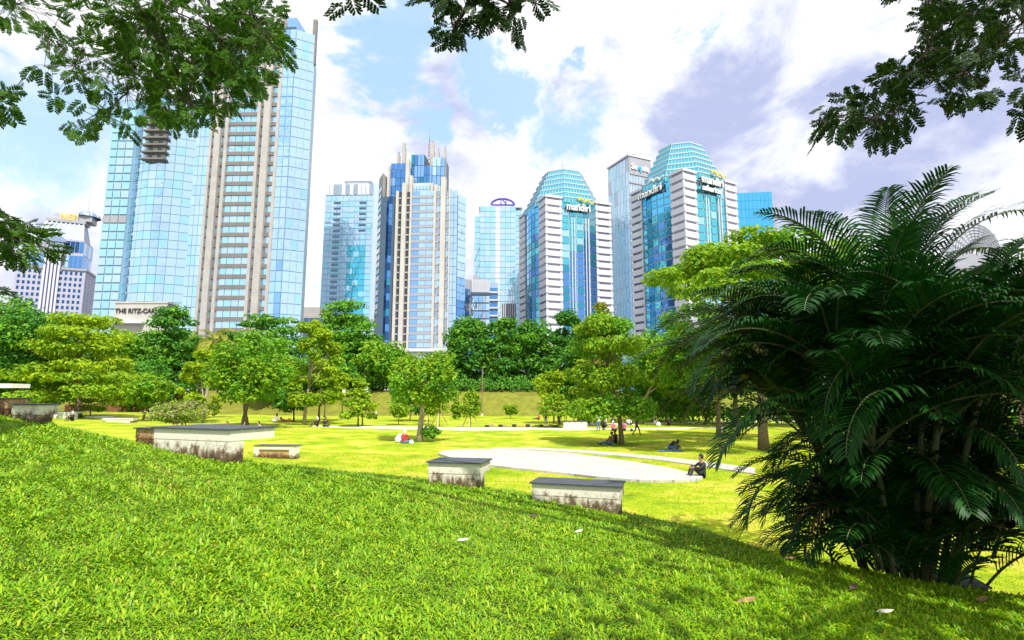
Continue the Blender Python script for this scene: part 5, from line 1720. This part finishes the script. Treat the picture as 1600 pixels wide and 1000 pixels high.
def person(label, loc, rz, pose, top, legs, head='hair', hood=None, shoes='cloth_black', scale=1.0, extra=None):
    p_ = POSES[pose]
    J = []; E = []; Rr = []; reg = []
    def add(c, r_, parent, rg):
        J.append(Vector(c)); Rr.append(r_); reg.append(rg)
        if parent is not None: E.append((parent, len(J) - 1))
        return len(J) - 1
    pel = add(p_['pel'], (.155, .12), None, 'top')
    mid = add(Vector(p_['pel']).lerp(Vector(p_['che']), .5), (.135, .10), pel, 'top')
    che = add(p_['che'], (.165, .11), mid, 'top')
    nec = add(p_['nec'], (.058, .058), che, 'head')
    jaw = add(Vector(p_['hea']) + Vector((0, -.012, -.05)), (.078, .085), nec, 'head')
    hea = add(p_['hea'], (.092, .105), jaw, 'head')
    add(p_['top'], (.055, .065), hea, 'head')
    for i, s_ in enumerate((-1, 1)):
        d = Vector(p_['nec']) - Vector(p_['pel'])
        shp = Vector(p_['che']).lerp(Vector(p_['nec']), .45) + Vector((s_ * p_['sh'], 0, 0))
        a = add(shp, (.062, .062), che, 'top')
        a = add(p_['el'][i], (.045, .045), a, 'top')
        a = add(p_['wr'][i], (.032, .03), a, 'top')
        a = add(p_['ha'][i], (.038, .022), a, 'skin')
        hp = add(Vector(p_['pel']) + Vector((s_ * .085, 0, -.04)), (.095, .095), pel, 'legs')
        k = add(p_['kn'][i], (.062, .066), hp, 'legs')
        cal = add(Vector(p_['kn'][i]).lerp(Vector(p_['an'][i]), .35), (.055, .058), k, 'legs')
        a = add(p_['an'][i], (.04, .042), cal, 'legs')
        add(p_['to'][i], (.045, .03), a, 'shoe')
    me = bpy.data.meshes.new('person')
    me.from_pydata([tuple(j) for j in J], E, [])
    ob = bpy.data.objects.new('person', me)
    COL.objects.link(ob)
    sk = ob.modifiers.new('skin', 'SKIN')
    sk.use_smooth_shade = True
    for i, sv in enumerate(me.skin_vertices[0].data):
        sv.radius = Rr[i]
        sv.use_root = i == 0
    ss = ob.modifiers.new('sub', 'SUBSURF'); ss.levels = 1; ss.render_levels = 1
    PEOPLE.append((ob, me, J, E, reg, p_, label, loc, rz, top, legs, head, hood, shoes, scale))
def finish_person(m2, ob, me, J, E, reg, p_, label, loc, rz, top, legs, head, hood, shoes, scale):
    bpy.data.objects.remove(ob)
    bpy.data.meshes.remove(me)
    slots = {'top': top, 'legs': legs, 'head': 'skin' if not hood else 'skin', 'skin': 'skin', 'shoe': shoes}
    names = list(dict.fromkeys(slots.values()))
    jp = np.array([tuple(j) for j in J])
    ea = np.array([e[0] for e in E]); eb = np.array([e[1] for e in E])
    cen = np.zeros(len(m2.polygons) * 3); m2.polygons.foreach_get('center', cen); cen = cen.reshape(-1, 3)
    A0, B0 = jp[ea], jp[eb]
    AB = B0 - A0
    t_ = ((cen[:, None] - A0[None]) * AB[None]).sum(-1) / ((AB ** 2).sum(-1)[None] + 1e-9)
    t_ = np.clip(t_, 0, 1)
    dist = np.linalg.norm(cen[:, None] - (A0[None] + AB[None] * t_[..., None]), axis=-1)
    best = dist.argmin(1)
    mi_ = [names.index(slots[reg[eb[k]]]) for k in best]
    m2.materials.clear()
    for nme in names: m2.materials.append(MATS[nme])
    m2.polygons.foreach_set('material_index', mi_)
    m2.polygons.foreach_set('use_smooth', [True] * len(m2.polygons))
    o = bpy.data.objects.new('person', m2)
    COL.objects.link(o)
    o.location = loc
    o.rotation_euler = (0, 0, rz)
    o.scale = (scale,) * 3
    tag(o, label, 'person', 'people in the park')
    # hair or scarf over the back and top of the head
    bm = bmesh.new()
    bmesh.ops.create_icosphere(bm, subdivisions=2, radius=1.0)
    hc = Vector(p_['hea'])
    for v in bm.verts:
        c = v.co.copy()
        fr = max(0, -c.y)
        v.co = Vector((c.x * .105, c.y * (.12 if c.y > 0 else .085) + .018, c.z * .125 + .02 + (.04 if fr > .5 and c.z < .3 else 0)))
        if hood and c.z < -.2:
            v.co.x *= 1.35; v.co.z -= .09
    hm = bpy.data.meshes.new('hair'); bm.to_mesh(hm); bm.free()
    hm.polygons.foreach_set('use_smooth', [True] * len(hm.polygons))
    hr = link('headscarf' if hood else 'hair', hm, o, (hood or head,))
    hr.location = hc
    return o
def seat_on(px, py):
    return gp(px, py)
P_ = [
    ('person in red top sitting cross legged by the lawn tree', 632, 693, R(170), 'cross', 'cloth_red', 'cloth_jeans', None, 'cloth_white'),
    ('person in olive jacket sitting with legs stretched out by the leaning tree', 953, 696, R(-70), 'legs', 'cloth_olive', 'cloth_blue', 'hair', None),
    ('person in black sitting close behind the olive jacket', 960, 693, R(-60), 'knees', 'cloth_black', 'cloth_black', 'hair', None),
    ('standing person in white shirt and jeans seen from behind', 935, 674, R(180), 'stand', 'cloth_white', 'cloth_jeans', 'hair', None),
    ('crouching person in black with a pale cap right of the white shirt', 943, 672, R(60), 'crouch', 'cloth_black', 'cloth_black', None, 'cloth_white'),
    ('standing person in long black clothes beside the low white wall', 874, 669, R(40), 'stand', 'cloth_black', 'cloth_black', None, 'cloth_black'),
    ('standing person in dark top with pale legs left of the black clad one', 853, 668, R(20), 'stand', 'cloth_black', 'cloth_grey', 'hair', None),
    ('distant standing person in brown behind the low white wall', 884, 657, R(0), 'stand', 'cloth_brown', 'cloth_black', 'hair', None),
    ('person in pink sitting just left of the leaning trunk', 958, 673, R(30), 'cross', 'cloth_pink', 'cloth_black', None, 'cloth_white'),
    ('person in pink sitting just right of the leaning trunk', 975, 673, R(-40), 'cross', 'cloth_pink', 'cloth_black', 'hair', None),
    ('person in white headscarf sitting on the grass by the side path', 983, 664, R(0), 'cross', 'cloth_white', 'cloth_black', None, 'cloth_black'),
    ('person in dark brown shirt walking across the lawn', 995, 681, R(90), 'walk', 'cloth_brown', 'cloth_black', 'hair', None),
    ('person in black bent over on a blue mat beside the palm', 1050, 702, R(60), 'bent', 'cloth_black', 'cloth_blue', 'hair', None),
    ('pale headed person in black sitting by the rounded hedge', 1022, 664, R(20), 'knees', 'cloth_black', 'cloth_white', None, 'cloth_white'),
    ('person in grey and black sitting farthest right by the hedge', 1045, 665, R(-20), 'knees', 'cloth_black', 'cloth_black', None, 'cloth_grey'),
    ('dark haired person sitting leftmost behind the stained bench', 354, 678, R(10), 'cross', 'cloth_white', 'cloth_black', 'hair', None),
    ('person in white with head down, middle one behind the stained bench', 380, 678, R(60), 'cross', 'cloth_white', 'cloth_black', 'hair', None),
    ('person in white shirt with dark trousers, rightmost behind the stained bench', 402, 677, R(-30), 'knees', 'cloth_white', 'cloth_black', 'hair', None),
    ('person in white headscarf and black sitting by the path at left', 494, 667, R(-60), 'knees', 'cloth_black', 'cloth_black', None, 'cloth_white'),
    ('person wholly in black sitting by the path at left', 508, 667, R(40), 'cross', 'cloth_black', 'cloth_black', None, 'cloth_black'),
    ('person in white with black headscarf under the low dark tree', 432, 659, R(-20), 'cross', 'cloth_white', 'cloth_white', None, 'cloth_black'),
    ('person in pink reclining under the low dark tree', 447, 659, R(80), 'lie', 'cloth_pink', 'cloth_pink', None, 'cloth_pink'),
    ('far person in black sitting at the foot of the bank', 541, 655, R(0), 'knees', 'cloth_black', 'cloth_black', 'hair', None),
    ('far person in white cap sitting against a brown trunk', 587, 655, R(0), 'knees', 'cloth_brown', 'cloth_brown', None, 'cloth_white'),
    ('person in black sitting at the right end of the stage under palm fronds', 1094, 747, R(-80), 'knees', 'cloth_black', 'cloth_black', 'hair', None),
    ('person lounging on the far lawn by the arching tree', 841, 656, R(-70), 'legs', 'cloth_pink', 'cloth_black', 'hair', None),
    ('person sitting on the grass behind the leaning trunk by the side path', 957, 658, R(10), 'cross', 'cloth_white', 'cloth_brown', 'hair', None),
    ('person in white leaning forward on the far left bench', 58, 650, R(60), 'knees', 'cloth_white', 'cloth_brown', 'hair', None),
    ('person in dark red sitting on the far left benches', 79, 654, R(0), 'knees', 'cloth_brown', 'cloth_black', 'hair', None),
    ('person seated at the trunk of the yellow layered tree', 113, 654, R(0), 'knees', 'cloth_black', 'cloth_black', None, 'cloth_white'),
]
for (lab, px, py, rz, pose, top, legs, head, hood) in P_:
    person(lab, gp(px, py) if px > 130 else gd(px, 54), rz, pose, top, legs, head or 'hair', hood)
dg = bpy.context.evaluated_depsgraph_get()
grown = [bpy.data.meshes.new_from_object(q[0].evaluated_get(dg)) for q in PEOPLE]
for m2, q in zip(grown, PEOPLE):
    finish_person(m2, *q)
# belongings
mp_ = gp(1046, 704)
mt_ = MB().box(-.7, .7, -.45, .45, .005, .03).build('picnic_mat', 'cloth_blue')
mt_.location = mp_; tag(mt_, 'blue mat under the person bent over beside the palm', 'mat')
def bag(label, loc, s, mat):
    bm = bmesh.new()
    bmesh.ops.create_icosphere(bm, subdivisions=2, radius=1)
    for v in bm.verts:
        c = v.co
        v.co = Vector((c.x * s * (1 - .35 * max(0, c.z)), c.y * s * .6, (c.z + .8) * s * .9 if c.z > -.8 else 0))
    me = bpy.data.meshes.new('bag'); bm.to_mesh(me); bm.free()
    o = empty('bag', loc)
    tag(o, label, 'bag')
    link('bag_body', me, o, (mat,))
    MB().tube([(-s * .4, 0, s * 1.35), (-s * .2, 0, s * 1.75), (s * .2, 0, s * 1.75), (s * .4, 0, s * 1.35)], [.015] * 4, 5).build('handle', mat, o)
bag('big white bag beside the person in red', gp(625, 692), .38, 'cloth_white')
bag('small white bag at the right knee of the person in red', gp(643, 694), .17, 'cloth_white')
bag('small dark bag on the lawn left of the walking person', gp(987, 674), .16, 'cloth_black')
bag('white bag beside the pale headed person by the hedge', gp(1029, 666), .28, 'cloth_white')

# ------------------------------------------------------------------ foreground turf and fallen leaves
def turf():
    rs = np.random.default_rng(4)
    def scatter(n, y0, y1, lim, near_bias):
        y = y0 + (y1 - y0) * rs.random(n) ** near_bias
        hw = .98 * y + .6
        x = rs.uniform(-1, 1, n) * hw
        k = lim(x, y)
        return x[k], y[k]
    x, y = scatter(520000, 3.0, 12.6, lambda x, y: (y < turf_edge(x) + rs.normal(size=len(x)) * .35) & (x > -14) & (x < 12), .95)
    n = len(x)
    z = hgt(x, y)
    far = np.clip((y - 3) / 9, 0, 1)
    # broad carpet-grass leaves in tufts: neighbours lean together
    ph = 3.1 * np.sin(x * 5.3 + 1.7 * np.sin(y * 3.1)) + 2.7 * np.sin(y * 6.1 + x * 2.2)
    az = ph + rs.normal(size=n) * 1.3
    pat = .5 + .5 * np.sin(x * 1.7 + np.sin(y * 1.3) * 2) * np.sin(y * 1.9 + 1.2 * np.sin(x * .9))
    L_ = (.034 + .026 * pat) * rs.gamma(6, 1 / 6, n).clip(.45, 2.1) * (1 + .5 * far)
    W_ = (L_ * .5 + .024) * rs.uniform(.14, .26, n) * (1 + .35 * far)
    el = rs.uniform(.25, 1.15, n)
    d = np.stack((np.cos(az), np.sin(az), np.zeros(n)), -1)
    s_ = np.stack((-np.sin(az), np.cos(az), np.zeros(n)), -1)
    up = np.array([0, 0, 1.])
    p0 = np.stack((x, y, z - .004 + rs.uniform(0, .02, n)), -1)
    p1 = p0 + (d * np.cos(el)[:, None] + up * np.sin(el)[:, None]) * (L_ * .55)[:, None]
    el2 = el - rs.uniform(.5, 1.3, n)
    p2 = p1 + (d * np.cos(el2)[:, None] + up * np.sin(el2)[:, None]) * (L_ * .45)[:, None]
    w_ = s_ * (W_ * .5)[:, None]
    V = np.stack((p0 - w_ * .6, p0 + w_ * .6, p1 + w_, p1 - w_, p2), 1).reshape(-1, 3)
    b = np.arange(n) * 5
    Fl = np.stack((b, b + 1, b + 2, b + 3, b + 3, b + 2, b + 4), -1).reshape(-1)
    sz = np.tile([4, 3], n)
    dry = rs.random(n) < np.clip(.02 + .4 * (np.sin(x * .8 + 2) * np.sin(y * 1.1 + .7 * x) - .6), .02, .3)
    o = link('grass', mesh_np('grass', V, Fl, sz, np.repeat(dry.astype(int), 2)), None, ('grass_blade', 'grass_dry'))
    tag(o, 'broad bladed turf covering the near mound', 'grass', kind='stuff')
    # shorter sunlit lawn further on
    y = 5.5 + 26 * rs.random(170000) ** 1.2
    x = rs.uniform(-1, 1, len(y)) * (.98 * y + .5)
    k = (y > turf_edge(x) - 1.2) & (np.abs(x) < 30)
    x, y = x[k], y[k]
    poly = [(q.x, q.y) for q in sp]
    cx_ = np.mean([q[0] for q in poly]); cy_ = np.mean([q[1] for q in poly])
    ins = np.zeros(len(x), dtype=bool)
    for (ax, ay), (bx_, by_) in zip(poly, poly[1:] + poly[:1]):
        cr = (ay > y) != (by_ > y)
        ins ^= cr & (x < (bx_ - ax) * (y - ay) / (by_ - ay + 1e-12) + ax)
    x, y = x[~ins], y[~ins]
    n = len(x); z = hgt(x, y)
    az = rs.uniform(0, 6.28, n); el = rs.uniform(.4, 1.2, n)
    L_ = rs.uniform(.025, .05, n) * (1 + y * .035)
    d = np.stack((np.cos(az) * np.cos(el), np.sin(az) * np.cos(el), np.sin(el)), -1)
    s_ = np.stack((-np.sin(az), np.cos(az), np.zeros(n)), -1) * (L_ * .13)[:, None]
    p0 = np.stack((x, y, z - .003), -1)
    V = np.stack((p0 - s_, p0 + s_, p0 + d * L_[:, None]), 1).reshape(-1, 3)
    o = link('lawn_grass', mesh_np('lawn_grass', V, np.arange(n * 3), np.full(n, 3)), None, ('lawn_blade',))
    tag(o, 'short sunlit grass of the lower lawn', 'grass', kind='stuff')
turf()

def fallen(label, px, py, s, mat, rz):
    q = gp(px, py)
    s *= 1.5
    bm = bmesh.new()
    out = [(-1, 0), (-.6, .32), (0, .42), (.55, .3), (1, 0), (.55, -.28), (0, -.4), (-.6, -.3)]
    cen = bm.verts.new((0, 0, .05))
    vs_ = [bm.verts.new((a * s, b_ * s, s * (.25 * abs(b_) + .22 * abs(a) ** 2 * (1 if a > 0 else .5)))) for a, b_ in out]
    for i in range(8):
        bm.faces.new((cen, vs_[i], vs_[(i + 1) % 8]))
    cen.co.z = 0
    me = bpy.data.meshes.new('fallen_leaf'); bm.to_mesh(me); bm.free()
    o = empty('fallen_leaf', (q.x, q.y, q.z + .055), rz)
    o.rotation_euler = (R(12), R(-8), rz)
    tag(o, label, 'leaf', 'fallen leaves on the turf')
    link('blade', me, o, (mat,))
    MB().tube([(-s, 0, s * .1), (-s * 1.6, .02, s * .05)], [.004, .002], 4).build('stalk', 'dry_leaf', o)
fallen('curled white dry leaf in the middle of the near turf', 724, 853, .05, 'dry_leaf_pale', R(-20))
fallen('thin dark dry leaf below the slatted bench', 835, 813, .06, 'dry_leaf_dark', R(-25))
fallen('brown dry leaf at the lower right under the palm', 1168, 950, .06, 'dry_leaf', R(5))
fallen('pale dry leaf near the bottom right corner', 1384, 967, .05, 'dry_leaf_pale', R(-15))
fallen('orange brown leaf at the right edge of the turf', 1536, 946, .055, 'dry_leaf', R(15))
fallen('dark curled leaf just below the palm stems', 1334, 926, .05, 'dry_leaf_dark', R(40))
fallen('brown leaf lying left of the palm base', 1236, 880, .05, 'dry_leaf', R(-40))
fallen('white leaf lying right of the middle of the turf', 905, 838, .04, 'dry_leaf_pale', R(30))
